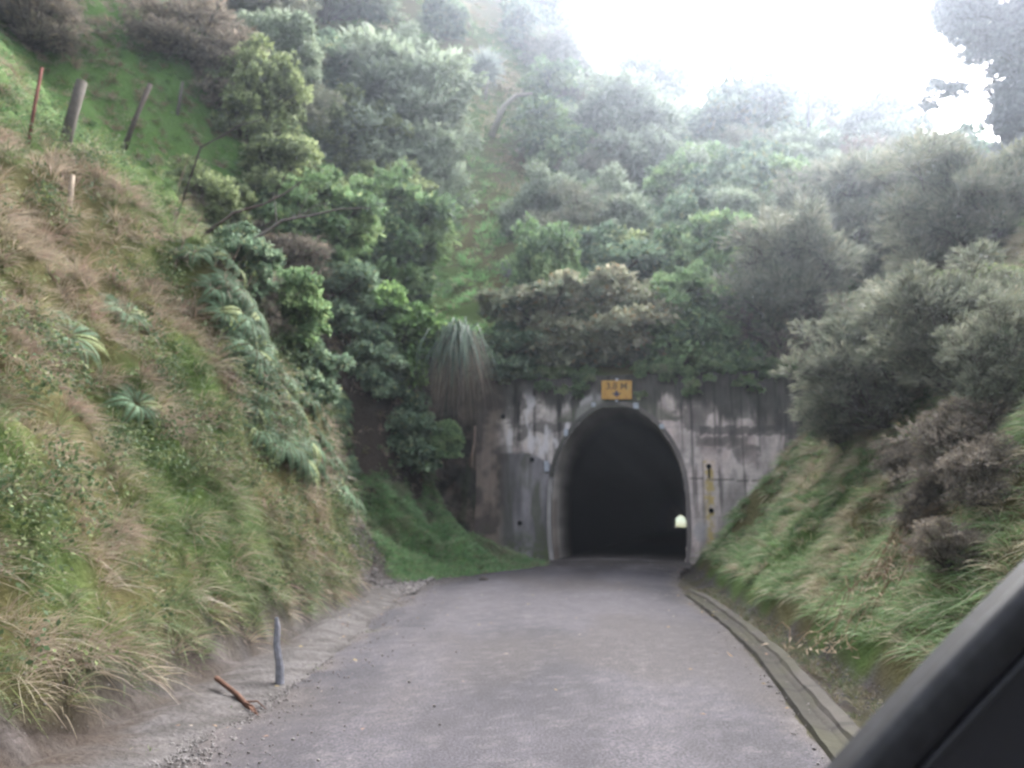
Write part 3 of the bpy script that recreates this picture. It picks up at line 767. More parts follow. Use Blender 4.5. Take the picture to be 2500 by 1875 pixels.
# right bank
bush('wispy', 'grey wispy tea tree right of the bushes above the tunnel', 1960, 850, 420, 450, 22)
bush('wispy', 'tawny topped tea tree behind on the right', 2160, 680, 460, 380)
bush('wispy', 'wide brownish tea tree at the right edge', 2400, 700, 460, 420)
bush('olive', 'yellow green shrub showing between the tea trees at the right edge', 2420, 800, 280, 220)
bush('brown', 'brown twiggy thicket on top of the right bank', 2000, 960, 360, 280)
bush('wispy', 'dark drooping tea tree over the top of the right bank', 2180, 1030, 400, 400)
bush('wispy', 'dark tea tree above the leaning bare stems', 2400, 960, 420, 400)
bush('brown', 'brown scrub spilling down the right bank', 2350, 1240, 300, 260)
bush('brown', 'brown scrub patch half way up the right bank', 2230, 1180, 190, 150)
bush('brown', 'low brown scrub above the dry creeper tangle', 2260, 1320, 200, 130)
bush('brown', 'low brown scrub just right of the dry creeper tangle', 2340, 1430, 200, 150)
bush('brown', 'brown scrub between the leaning bare stems and the car', 2440, 1290, 240, 200)
bush('wispy', 'dark low tea tree at the top end of the grass wedge', 2080, 1080, 240, 220)
bush('wispy', 'hazy tea tree on the right bank behind the low one', 2050, 720, 420, 400)
bush('wispy', 'hazy tea tree above the tawny topped one', 2300, 620, 380, 240)
bush('wispy', 'tea tree filling the slope above the brown scrub at the right edge', 2480, 1060, 300, 360)
# background filler bushes one cannot tell apart
rf = random.Random(5); n_ = 0; tries = 0
while n_ < 70 and tries < 3000:
    tries += 1
    px = rf.uniform(1230, 2480); py = rf.uniform(30, 760)
    sk = np.interp(px, [1230, 1350, 1480, 1700, 2060, 2200, 2300, 2500], [60, 120, 170, 270, 330, 390, 450, 560])
    if py < sk or (px < 1345 and py > 150): continue
    q = hit(px, py)
    if q is None or q[1] < 24: continue
    if any(math.hypot(q[0] - a, (q[1] - b_) * .6) < .55 * c for a, b_, c in PLACED): continue
    k = rf.choice(['grey', 'green2', 'green', 'grey', 'wispy'])
    s = rf.uniform(1.3, 2.3)
    o = bush(k, 'misty green bush in the thick scrub covering the hillside above the tunnel', px, py, 2 * s * FPX / q[1], 2.0 * s * FPX / q[1], q[1], group='scrub bushes on the hillside above the tunnel')
    n_ += 1
n_ = 0; tries = 0
while n_ < 34 and tries < 2000:
    tries += 1
    px = rf.uniform(-60, 1090); py = rf.uniform(-350, 330)
    if px < 540 and py > 20: continue
    q = hit(px, py)
    if q is None or q[1] < 19: continue
    if any(math.hypot(q[0] - a, (q[1] - b_) * .6) < .5 * c for a, b_, c in PLACED): continue
    s = rf.uniform(1.3, 2.4)
    bush(rf.choice(['grey', 'brown', 'wispy', 'green2']), 'dusky bush in the scrub along the upper left hillside', px, py, 2 * s * FPX / q[1], 2 * s * FPX / q[1], q[1], group='scrub bushes on the upper left hillside')
    n_ += 1


# ------------------------------------------------------------------ grass, undergrowth, ferns
def slopes(x, y, e=.15):
    gx = (H(x + e, y) - H(x - e, y)) / (2 * e); gy = (H(x, y + e) - H(x, y - e)) / (2 * e)
    return gx, gy
def scatter(n, x0, x1, y0, y1, seed, keep, pre=None):
    """n points spread evenly over the sloping surface, thinned with distance"""
    r = np.random.default_rng(seed); X = []; Y = []; got = 0
    while got < n:
        x = r.uniform(x0, x1, 60000); y = r.uniform(y0, y1, 60000)
        m = r.random(len(x)) < np.clip((9.0 / np.hypot(x, y)) ** 1.5, 0, 1)
        if pre is not None: m &= pre(x, y)
        x = x[m]; y = y[m]
        gx, gy = slopes(x, y)
        w_ = np.minimum(np.sqrt(1 + gx * gx + gy * gy), 5) / 5
        m = (r.random(len(x)) < w_ * keep(x, y))
        X.append(x[m]); Y.append(y[m]); got += int(m.sum())
    x = np.concatenate(X)[:n]; y = np.concatenate(Y)[:n]
    return x, y, H(x, y), r
def tufts(name, x, y, z, r, k, rad, L, W, C, label, out=.75, up=.75, droop=.5, down=.35, cj=.35, gain=1.12):
    """grass tufts: k blades fan out of each point; L, W, C are per tuft"""
    m = len(x); n = m * k
    gx, gy = slopes(x, y, .25); gx = np.clip(gx, -3, 3); gy = np.clip(gy, -3, 3)
    nrm = np.stack([-gx, -gy, np.ones(m)], 1); nrm /= np.linalg.norm(nrm, axis=1, keepdims=True)
    dn = np.stack([-gx, -gy, -(gx * gx + gy * gy) * .35], 1); dn /= (np.linalg.norm(dn, axis=1, keepdims=True) + .6)
    R_ = lambda a: np.repeat(a, k, 0)
    o = unit(r, n); o -= R_(nrm) * np.sum(o * R_(nrm), 1, keepdims=True)
    P = R_(np.stack([x, y, z], 1)) + o * (rad * r.random((n, 1))) - R_(nrm) * .03
    sw = R_(unit(r, m)) * .35
    D = R_(nrm) * .55 + np.array([0, 0, up]) + o * out * (.3 + r.random((n, 1))) + R_(dn) * down + sw + r.normal(size=(n, 3)) * .28
    D /= np.linalg.norm(D, axis=1, keepdims=True)
    S = np.cross(D, r.normal(size=(n, 3))); S /= (np.linalg.norm(S, axis=1, keepdims=True) + 1e-9)
    g = (R_(dn) * .6 + np.array([0, 0, -1.0])) * droop
    L = R_(L) * (.5 + .7 * r.random(n)); W = R_(W) * (.6 + .7 * r.random(n))
    rows = []
    for s_, wd in ((0, .8), (.34, 1.), (.68, .75), (1., .12)):
        c = P + D * (L * s_)[:, None] + g * (L * s_ * s_)[:, None]
        rows += [c - S * (W * wd * .5)[:, None], c + S * (W * wd * .5)[:, None]]
    V = np.stack(rows, 1).reshape(-1, 3)
    b = np.arange(n)[:, None, None] * 8
    F = (b + np.array([[0, 1, 3, 2], [2, 3, 5, 4], [4, 5, 7, 6]])[None]).reshape(-1, 4)
    Cc = R_(C) * (1 - cj / 2 + cj * r.random((n, 1))) * (1 + (r.random((n, 3)) - .5) * .15)
    dead = r.random(n) < .14
    Cc[dead] = np.array([.34, .28, .18]) * (.7 + .5 * r.random((int(dead.sum()), 1)))
    return link(name, mesh_np(name, V, F, M_GRASS, np.repeat(Cc, 8, 0), gain=gain * .9), kind='stuff', label=label)

def tleft(x, y): return np.interp(y, TL[:, 0], TL[:, 1]) - x
def tright(x, y): return x - np.interp(y, TR[:, 0], TR[:, 1])
def jitter(C, r, a=.35): return np.clip(C * (1 - a / 2 + a * r.random((len(C), 1))) * (1 + (r.random((len(C), 3)) - .5) * .12), 0, 1)

def grass_left():
    def keep(x, y):
        h = H(x, y); n = fbm(x * 1.5, y * 1.5, h * 1.5, 55, 4)
        bare = sstep(.5, .12, h + (n - .5) * .8)
        sc = sstep(14.6, 15.2, y) * sstep(17.9, 17.2, y + n) * sstep(2.7, 2.1, h + (n - .5))
        gap = .25 + .75 * sstep(.34, .46, fbm(x * 1.9, y * 1.9, h, 301, 3))
        fz = 1 - .75 * sstep(10, 12, y) * sstep(15.5, 14, y) * sstep(.8, 1.6, h) * sstep(6.0, 5.0, h) * (tleft(x, y) < 2.6)
        return (1 - bare * sstep(15.5, 14, y)) * (1 - sc) * gap * fz
    x, y, z, r = scatter(12500, -15, 1.2, 2.6, 22.5, 5, keep, lambda x, y: (tleft(x, y) > .02) & (uv(x, y)[1] < -.1))
    n = len(x)
    dry = patch_mask(x, y); hh = fbm(x * 2.3, y * 2.3, z * 2.3, 302, 3)
    lush = sstep(15.3, 16.5, y) * sstep(-6, -4, -tleft(x, y)); up_ = sstep(5.8, 7.2, z); short = np.clip(lush + up_, 0, 1)
    dryness = np.clip(.20 + .75 * dry + (hh - .5) * 2.6 + .20 * sstep(1.5, 3.5, z) - .35 * lush - .55 * up_ * (1 - dry) - .45 * sstep(2.2, .8, z), 0, 1)
    g1 = mixc(np.array([.095, .15, .05]), np.array([.20, .26, .09]), r.random(n))
    g1 = mixc(g1, np.broadcast_to(np.array([.11, .24, .075]), g1.shape), short * .8)
    d1 = mixc(np.array([.27, .20, .135]), np.array([.46, .36, .26]), r.random(n))
    d1 = mixc(d1, np.broadcast_to(np.array([.30, .185, .145]), d1.shape), (r.random(n) < .34) * .8)
    C = mixc(g1, d1, (r.random(n) < dryness) * .9)
    C = mixc(C, np.broadcast_to(np.array([.20, .24, .05]), C.shape), (r.random(n) < .10) * .8)
    L = (.15 + .30 * r.random(n) ** 1.5) * (1 - .35 * short) * (.5 + 1.0 * hh); W = .0056 * np.clip(np.hypot(x, y) / 7, .8, 2.6)
    tufts('long_grass', x, y, z, r, 26, .09, L, W, C, 'long dry and green grass tufts over the left bank', out=1.0, up=.85, droop=.42, down=.15)
def grass_right():
    def keep(x, y):
        h = H(x, y); return (h > .18 + .2 * fbm(x * 3, y * 3, 0, 9, 2)) * 1.0
    x, y, z, r = scatter(9500, 2.8, 15, 3.5, 24, 6, keep, lambda x, y: (tright(x, y) > .1) & (uv(x, y)[1] < -.05))
    n = len(x); nn = fbm(x * .8, y * .8, z * .8, 311, 4); hh = fbm(x * 2.3, y * 2.3, z * 2.3, 302, 3)
    dryness = np.clip(.15 + (nn - .45) * 2.4 + .55 * sstep(2.5, 5, z) + (hh - .5) * .8 - .3 * sstep(1.2, .4, z), 0, 1)
    g1 = mixc(np.array([.085, .15, .045]), np.array([.15, .23, .075]), r.random(n))
    d1 = mixc(np.array([.23, .18, .11]), np.array([.33, .27, .16]), r.random(n))
    C = mixc(g1, d1, (r.random(n) < dryness) * .9)
    L = (.14 + .24 * r.random(n)) * (.7 + .6 * hh); W = .006 * np.clip(np.hypot(x, y) / 7, .8, 2.6)
    tufts('bank_grass', x, y, z, r, 26, .08, L, W, C, 'green grass with dry patches on the right bank', gain=2.0)
def grass_hill():
    r = np.random.default_rng(7); n = 11000
    x = r.uniform(-28, 24, n * 4); y = r.uniform(12, 66, n * 4); v = uv(x, y)[1]
    m = ((v > .7) & (v < 50) | (x < -13.5) & (v < .8)) & (r.random(n * 4) < np.clip(24 / np.hypot(x, y), 0, 1))
    x = x[m][:n]; y = y[m][:n]; z = H(x, y); n = len(x)
    nn = fbm(x * .35, y * .35, 0, 321, 4); gl = np.exp(-((x / y + .05) / .035) ** 2) * (y < 40)
    C = mixc(np.array([.08, .17, .05]), np.array([.24, .19, .125]), (r.random(n) < np.clip((nn - .42) * 3 + .3 * sstep(33, 45, y) - .3 * (y < 26) - .8 * gl, 0, .85)) * .9)
    C = mixc(C, np.broadcast_to(np.array([.16, .33, .11]), C.shape), gl * .9)
    L = .3 + .35 * r.random(n); W = np.full(n, .026)
    tufts('hill_grass', x, y, z, r, 16, .30, L, W, C, 'green and brown grass over the hillside above the tunnel', gain=2.5)
def grass_verge():
    def keep(x, y):
        h = H(x, y); n = fbm(x * 1.5, y * 1.5, h * 1.5, 55, 4)
        return 1 - sstep(14.6, 15.2, y) * sstep(17.9, 17.2, y + n) * sstep(2.7, 2.1, h + (n - .5))
    x, y, z, r = scatter(3000, -5, 1.2, 15.5, 22.4, 15, keep, lambda x, y: (tleft(x, y) > -.12) & (tleft(x, y) < 3.2) & (uv(x, y)[1] < -.1))
    n = len(x); hh = fbm(x * 1.7, y * 1.7, z * 2, 304, 3)
    C = mixc(np.array([.14, .32, .11]), np.array([.26, .44, .16]), r.random(n)); C = mixc(C, np.broadcast_to(np.array([.26, .24, .14]), C.shape), sstep(.52, .7, hh) * .7)
    tufts('verge_grass', x, y, z, r, 22, .12, .12 + .30 * r.random(n) * hh, np.full(n, .014), C, 'lush green grass on the slope left of the tunnel portal', out=.8, droop=.35)
def roadside():
    r = np.random.default_rng(77)
    y = np.concatenate([3.6 + 12 * r.random(170), 3.6 + 13 * r.random(420)]); n = len(y)
    xl = np.interp(y, TL[:, 0], TL[:, 1]); xk = np.interp(y, TR[:, 0], TR[:, 1])
    x = np.where(np.arange(n) < 170, xl + .1 + np.abs(r.normal(size=n)) * .28, xk - .02 - np.abs(r.normal(size=n)) * .30)
    z = np.where(np.arange(n) < 170, -.02, -.08) + 0 * x
    C = mixc(np.array([.08, .14, .04]), np.array([.24, .19, .11]), r.random(n))
    tufts('roadside_weeds', x, y, z, r, 18, .05, .07 + .13 * r.random(n), np.full(n, .0065), C, 'small weeds and grass sprouting along both road edges', out=1.2, down=0)
grass_left(); grass_right(); grass_hill(); grass_verge(); roadside()

def weeds():
    def keep(x, y):
        t = tleft(x, y); h = H(x, y)
        return (t > .03) * (h > .45) * (h < 9) * (uv(x, y)[1] < -.1) * (sstep(.50, .60, fbm(x * 1.4, y * 1.4, h * 1.4, 330, 3)) * .9 + .03)
    x, y, z, r = scatter(2300, -9, 0, 3, 17, 8, keep)
    k = 16; n = len(x) * k
    gx, gy = slopes(x, y); nrm = np.stack([-gx, -gy, np.ones(len(x))], 1); nrm /= np.linalg.norm(nrm, axis=1, keepdims=True)
    P = np.repeat(np.stack([x, y, z], 1) + nrm * .14, k, 0) + r.normal(size=(n, 3)) * np.array([.07, .07, .06]) + np.repeat(nrm, k, 0) * r.random((n, 1)) * .15
    D = unit(r, n) + np.repeat(nrm, k, 0) * .6 - np.array([0, 0, .2]); N = np.repeat(nrm, k, 0) + unit(r, n) * .6
    sel = np.repeat(r.random(len(x)), k)
    C = mixc(np.array([.05, .085, .03]), np.array([.13, .16, .045]), sstep(.35, .95, sel)); C = jitter(C, r) * .55
    L = .042 * (.6 + .8 * r.random(n)); W = L * .6
    link('undergrowth', leaves('undergrowth', P, D, N, L, W, C, M_LEAF), kind='stuff', label='low leafy weeds growing through the grass of the left bank')
weeds()

def fern_mesh(seed, nf=11):
    r = np.random.default_rng(seed); P = []; D = []; N = []; L = []; W = []; C = []; st = []
    for f in range(nf):
        az = 2 * math.pi * (f + r.uniform(-.3, .3)) / nf; ln = r.uniform(.75, 1.1)
        dh = np.array([math.cos(az), math.sin(az), 0]); sd = np.array([-math.sin(az), math.cos(az), 0])
        pts = []
        K = 34
        col = np.array([.045, .082, .04]) * r.uniform(.7, 1.4) if r.random() < .85 else np.array([.14, .17, .06])
        for k in range(K + 1):
            s = k / K; p = dh * ln * (s * .95) + np.array([0, 0, ln * (.75 * s - .95 * s * s)])
            pts.append(p)
        for k in range(2, K):
            s = k / K; p = pts[k]; tg = pts[k + 1] - pts[k - 1]; tg /= np.linalg.norm(tg)
            pl = .24 * ln * math.sin(math.pi * min(1, s * .85 + .12)) ** .8 * (1 - s * .55)
            nn = np.cross(sd, tg)
            for sg in (-1, 1):
                P.append(p); D.append(sd * sg + tg * .45 - np.array([0, 0, .12 + .1 * r.random()])); N.append(nn * (1 if nn[2] > 0 else -1)); L.append(pl); W.append(.026); C.append(col * r.uniform(.85, 1.2))
        st.append(tube(pts[::5] + [pts[-1]], [.008] * len(pts[::5]) + [.003], 4, (.10, .08, .04)))
    me = leaves('fronds', np.array(P), np.array(D), np.array(N), np.array(L), np.array(W), np.array(C), M_LEAF, wide=.35)
    V, F, C = merge(st)
    return me, mesh_np('stalks', V, F, M_BARK, C)
FERN = [fern_mesh(s) for s in (1, 2, 3)]
def fern(px, py, size, label, group=None, depth=None):
    q = hit(px, py)
    if q is None: return
    x, y, z = q
    gx, gy = slopes(np.array([x]), np.array([y]), .4); gx = float(np.clip(gx[0], -2, 2)); gy = float(np.clip(gy[0], -2, 2))
    nv = Vector((-gx, -gy, 1.6)).normalized()
    o = thing('fern', label, 'fern', (x, y, z + .10), (0, 0, 0), group)
    o.rotation_euler = (nv.to_track_quat('Z', 'Y') @ Matrix.Rotation(rs.uniform(0, 6.28), 3, 'Z').to_quaternion()).to_euler()
    s = size * rs.uniform(.8, 1.2); o.scale = (s, s, s)
    a, b = FERN[rs.randrange(3)]; link('fronds', a, o); link('stalks', b, o)
FL = 'dark green fern drooping from the steep right flank of the left bank'
FPOLY = [(500, 760), (620, 730), (760, 880), (800, 960), (850, 1060), (880, 1170), (860, 1260), (760, 1200), (660, 1120), (580, 980)]
def inpoly(x, y, P):
    c = False
    for i in range(len(P)):
        x1, y1 = P[i]; x2, y2 = P[i - 1]
        if (y1 > y) != (y2 > y) and x < (x2 - x1) * (y - y1) / (y2 - y1) + x1: c = not c
    return c
k = 0
while k < 170:
    px, py = rs.uniform(500, 890), rs.uniform(730, 1260)
    if inpoly(px, py, FPOLY): fern(px, py, rs.choice([.26, .34, .42, .5, .62]), FL, 'ferns on the right flank of the left bank'); k += 1
fern(330, 1010, .5, 'large blue green fern alone in the middle of the left bank')
fern(300, 780, .5, 'fern above the large lone fern, half way up the left bank')
fern(160, 850, .5, 'pale fern in the dry grass near the left edge of the picture')
fern(470, 730, .42, 'fern under the dead stems at the top of the left bank')
fern(700, 680, .5, 'broad fern hanging below the dead grey branches')
# ------------------------------------------------------------------ posts, dead wood, small things
def seg_thing(name, label, cat, pts, radii, depth, col, sides=7, twigs=0, sink=True, seed=1, part='stem'):
    """a stem whose points are given as photograph points at chosen distances"""
    r = random.Random(seed)
    W = [at(px, py, (depth if isinstance(depth, (int, float)) else depth[i])) for i, (px, py) in enumerate(pts)]
    if sink: W[0] = Vector((W[0].x, W[0].y, min(W[0].z, float(H(W[0].x, W[0].y)) - .12)))
    o = thing(name, label, cat, W[0])
    L = [np.array(w_ - W[0]) for w_ in W]
    V, F, C = tube(L, radii, sides, col, .25, r)
    link(part, mesh_np(part, V, F, M_BARK, C * np.array([[r.uniform(.8, 1.15)] for _ in range(len(V))]), True), o)
    for k in range(twigs):
        i = r.randrange(1, len(L)); s = L[i] * .5 + L[i - 1] * .5
        d = L[i] - L[i - 1]; d = d / np.linalg.norm(d); q = d * r.uniform(.2, .6) + np.array([r.uniform(-.3, .3), r.uniform(-.3, .3), r.uniform(-.1, .45)])
        V, F, C = tube([s, s + q * .5 + np.array([0, 0, .05]), s + q], [radii[i] * .5, radii[i] * .35, radii[i] * .12], 5, col)
        link('twig', mesh_np('twig', V, F, M_BARK, C), o)
    return o
def foot_depth(px, py):
    q = hit(px, py); return q[1]
PG = 'fence posts across the paddock'
for k in range(22):
    px = rs.uniform(400, 760); py = 560 + (px - 400) * .75 + rs.uniform(-60, 90)
    q = hit(px, py)
    if q is None or q[1] > 17: continue
    h_ = rs.uniform(60, 190); lx = rs.uniform(-30, 60)
    seg_thing('dead_frond', 'thin brown dead stem standing among the shrubs on the left bank crest', 'dead stem', [(px, py), (px + lx * .4, py - h_ * .55), (px + lx, py - h_)], [.014, .011, .005], q[1] - .25, (.20, .145, .11), 5, 2, seed=100 + k)['group'] = 'dead stems on the left bank crest'
d = foot_depth(68, 362)
p = seg_thing('fence_post', 'thin rust red metal stake, leftmost in the paddock fence', 'fence post', [(68, 362), (84, 260), (102, 165)], [.022, .022, .022], d, (.14, .055, .045), 4, part='stake'); p['group'] = PG
d = foot_depth(152, 395)
p = seg_thing('fence_post', 'thick lichen covered wooden fence post beside the rusty stake', 'fence post', [(150, 398), (172, 300), (200, 198)], [.085, .08, .07], d, (.10, .09, .08), 8, part='post'); p['group'] = PG
d = foot_depth(302, 368)
p = seg_thing('fence_post', 'leaning wooden fence post under the bare brown shrub', 'fence post', [(300, 370), (330, 290), (368, 205)], [.065, .06, .055], d, (.11, .09, .08), 8, part='post'); p['group'] = PG
d = foot_depth(425, 310)
p = seg_thing('fence_post', 'slim grey fence post at the right end of the paddock fence', 'fence post', [(425, 318), (436, 260), (446, 200)], [.045, .045, .04], d, (.11, .10, .09), 7, part='post'); p['group'] = PG
GB = (.16, .14, .13)
seg_thing('dead_branch', 'long forked grey dead branch reaching right across the shrubs', 'branch', [(520, 645), (600, 598), (660, 560), (690, 538), (760, 526), (830, 510), (905, 508)], [.036, .032, .028, .024, .018, .012, .007], 12.0, GB, 6, 5, seed=3)
seg_thing('dead_branch', 'dead grey branch rising right in front of the yellow green shrub', 'branch', [(430, 410), (490, 360), (545, 330), (580, 308), (640, 292)], [.018, .016, .014, .011, .006], 11.8, (.10, .085, .08), 6, 3, seed=4)
seg_thing('dead_branch', 'dead branch slanting up from the stump to the shrubs', 'branch', [(455, 600), (510, 565), (570, 520), (640, 500), (700, 470), (740, 440)], [.03, .026, .022, .018, .014, .008], 11.8, (.13, .10, .09), 6, 4, seed=5)
seg_thing('dead_sapling', 'pale broken dead stem standing on the left bank crest', 'dead stem', [(400, 640), (412, 590), (424, 540), (430, 508)], [.035, .035, .03, .028], 11.8, (.32, .25, .20), 7, seed=6)
seg_thing('dead_sapling', 'brown dead stem hanging below the pale broken stem', 'dead stem', [(408, 735), (416, 690), (428, 640)], [.02, .022, .02], 11.3, (.16, .12, .10), 6, seed=7, sink=False)
seg_thing('dead_sapling', 'upright pale stake with a broken top left of the shrubs', 'dead stem', [(165, 560), (172, 490), (176, 428)], [.04, .035, .032], foot_depth(165, 560), (.33, .27, .21), 7, seed=8)
seg_thing('dead_sapling', 'pale dead stem leaning left in the dry grass near the left edge', 'dead stem', [(155, 556), (110, 515), (58, 465)], [.035, .035, .03], foot_depth(150, 558), (.34, .27, .22), 7, seed=9)
seg_thing('driftwood', 'peeling pale dead trunk lying beside the gully grass', 'dead wood', [(1200, 300), (1230, 260), (1262, 232), (1300, 228)], [.22, .18, .13, .07], hit(1200, 310)[1] - .8, (.36, .33, .29), 7, 3, seed=10)
seg_thing('stick', 'rust brown stick leaning out from the foot of the left bank onto the road edge', 'stick', [(528, 1655), (580, 1696), (612, 1732), (642, 1762)], [.022, .021, .020, .014], [7.2, 6.9, 6.65, 6.42], (.13, .07, .05), 7, 2, seed=12, sink=False)
seg_thing('pole', 'thin bare pole standing on the skyline among the trees', 'pole', [(1972, 380), (1974, 290), (1976, 175)], [.12, .11, .09], 44, (.05, .05, .055), 7, seed=13)
for k, (a, b) in enumerate((((2360, 1090), (2440, 890)), ((2400, 1110), (2455, 900)), ((2340, 1060), (2410, 900)))):
    seg_thing('bare_sapling', ('bare pale stem leaning right on the right bank, lowest of three', 'bare stem nearest the right edge of the picture', 'bare stem behind the other two leaning stems')[k], 'stem', [a, ((a[0] + b[0]) / 2 + 6, (a[1] + b[1]) / 2), b], [.022, .02, .012], foot_depth(*a) - .1 * k, (.22, .17, .14), 6, 2, seed=20 + k)
seg_thing('fallen_branch', 'pale white tipped fallen branch on the right bank', 'branch', [(2222, 1336), (2280, 1325), (2340, 1295), (2410, 1250)], [.02, .016, .012, .006], foot_depth(2222, 1336) - .25, (.36, .33, .30), 6, 3, seed=30, sink=False)
# white tip and dark hanging wood on the rock
seg_thing('hanging_vine', 'pale dead root hanging down the wall left of the tunnel', 'root', [(1160, 1040), (1158, 1080), (1152, 1110), (1150, 1140)], [.035, .03, .04, .045], 21.9, (.26, .19, .155), 6, 0, seed=31, sink=False)

# worn grey marker post under the overhanging grass
def marker():
    q = hit(684, 1640) or (-2.2, 7.7, 0)
    o = thing('marker_post', 'short grey worn post at the foot of the left bank by the road edge', 'post', (at(684, 1640, 7.5).x, 7.5, 0), (R(-3), R(-4), .4))
    V, F = tube([(0, 0, -.1), (.01, 0, .15), (-.012, 0, .35), (.0, 0, .5), (-.01, 0, .58)], [.05, .038, .03, .026, .015], 7, None, .35, random.Random(4))
    link('post', mesh_np('post', V, F, m_plate2), o)
m_plate2, t_, b_ = mat_new('grey_clay_stone', .9, .1); n_ = noise(t_, 20, 4); r_ = ramp(t_, n_.outputs['Fac'], [(.35, (.13, .13, .145)), (.65, (.24, .24, .27))]); t_.links.new(r_.outputs[0], b_.inputs['Base Color']); bump(t_, b_, n_.outputs['Fac'], .6, .02)
def rock_mesh(seed, r):
    import bmesh
    bm = bmesh.new(); bmesh.ops.create_icosphere(bm, subdivisions=3, radius=1)
    V = np.array([v.co[:] for v in bm.verts]); F = [[v.index for v in f.verts] for f in bm.faces]; bm.free()
    V = V * (.7 + .7 * fbm(V[:, 0] * 1.3 + seed, V[:, 1] * 1.3, V[:, 2] * 1.3, seed, 3))[:, None] * np.array(r)
    return V, F
marker()
for k, (px, py, dep, r, col, lab) in enumerate([
    (1240, 455, 30.5, (.30, .3, .5), (.20, .20, .21), 'pale rock outcrop in the gully grass, upper one'),
    (1246, 470, 29.5, (.3, .2, .22), (.18, .18, .19), 'small pale rock just below the upper outcrop in the gully'),
    (1180, 1416, None, (.10, .08, .05), (.07, .06, .055), 'dark clod of earth on the road near the green verge')]):
    if dep is None: dep = 17.2
    p = at(px, py, dep); z = float(H(p.x, p.y))
    V, F = rock_mesh(k + 3, r)
    C = np.tile(np.array(col), (len(V), 1)) * (.6 + .8 * fbm(V[:, 0] * 9, V[:, 1] * 9, V[:, 2] * 9, 5, 3))[:, None]
    link('rock', mesh_np('rock', V, F, M_ROCK, C, True), None, label=lab, category='rock').location = (p.x, p.y, z + (.03 if k < 3 else -.02))

# loose stones, clods and fallen leaves on the verges
def litter():
    r = np.random.default_rng(40)
    parts = []; n = 34000
    y = 3.2 + 19 * r.random(n) ** 1.3; side = r.random(n)
    xl = np.interp(y, EDGE_L[:, 1], EDGE_L[:, 0]); xr = np.interp(y, EDGE_R[:, 1], EDGE_R[:, 0])
    x = np.where(side < .78, xl + np.where(r.random(n) < .5, r.normal(size=n) * .14 - .02, r.normal(size=n) * .5 - .4), np.where(side < .96, xr + .9 + r.normal(size=n) * .25, xr - .02 + r.normal(size=n) * .10))
    x = np.where((side < .2) & (y > 14), -3.0 + r.normal(size=n) * .8 + (y - 15) * .35, x)
    sc_ = r.random(n) < .10; y = np.where(sc_, 14.6 + 3.0 * r.random(n), y); x = np.where(sc_, -3.9 + 2.2 * r.random(n), x)
    s = .004 + .013 * r.random(n) ** 3; s = np.where(sc_, .012 + .04 * r.random(n) ** 2, s)
    q_ = np.clip((x - xl) / (xr - xl), 0, 1); z = np.where(tleft(x, y) > 0, H(x, y), np.where((q_ > .01) & (q_ < .99), -.04 + .085 * np.sin(q_ * math.pi) ** .5, -.015)) + s * .25
    base = np.array([(1, 0, 0), (-1, 0, 0), (0, 1, 0), (0, -1, 0), (0, 0, .8), (0, 0, -.6)], float)
    V = (base[None] * (.6 + .8 * r.random((n, 6, 1))) * s[:, None, None]); a = r.random(n) * 6.28
    Vx = V[..., 0] * np.cos(a)[:, None] - V[..., 1] * np.sin(a)[:, None]; Vy = V[..., 0] * np.sin(a)[:, None] + V[..., 1] * np.cos(a)[:, None]
    V = np.stack([Vx + x[:, None], Vy + y[:, None], V[..., 2] + z[:, None]], -1).reshape(-1, 3)
    T = np.array([[0, 2, 4], [2, 1, 4], [1, 3, 4], [3, 0, 4], [2, 0, 5], [1, 2, 5], [3, 1, 5], [0, 3, 5]])
    F = (np.arange(n)[:, None, None] * 6 + T[None]).reshape(-1, 3)
    C = np.repeat(mixc(np.array([.09, .082, .08]), np.array([.20, .185, .18]), r.random(n)), 6, 0)
    link('loose_gravel', mesh_np('loose_gravel', V, F, M_GRIT, C), kind='stuff', label='loose gravel and clods along the road edges')
    n = 300
    y = 3.8 + 19.2 * r.random(n) ** .6; xl = np.interp(y, EDGE_L[:, 1], EDGE_L[:, 0]); xr = np.interp(y, EDGE_R[:, 1], EDGE_R[:, 0])
    q = r.random(n); q = np.where(r.random(n) < .6, np.where(r.random(n) < .5, q * .18 - .04, 1.02 - q * .2 + .12), q)
    x = xl + (xr - xl) * q
    P = np.stack([x, y, .085 + 0 * x], 1); D = unit(r, n); D[:, 2] = .12 * r.random(n); N = np.tile([0., 0, 1], (n, 1)) + unit(r, n) * .35
    L = .03 + .035 * r.random(n)
    pal = np.array([(.42, .25, .10), (.46, .33, .09), (.36, .20, .12), (.40, .33, .26)]); C = pal[r.integers(4, size=n)] * .30 * (.7 + .5 * r.random((n, 1)))
    link('fallen_leaves', leaves('fallen_leaves', P, D, N, L, L * .55, C, M_LEAF), kind='stuff', label='yellow and brown fallen leaves scattered over the road')
litter()

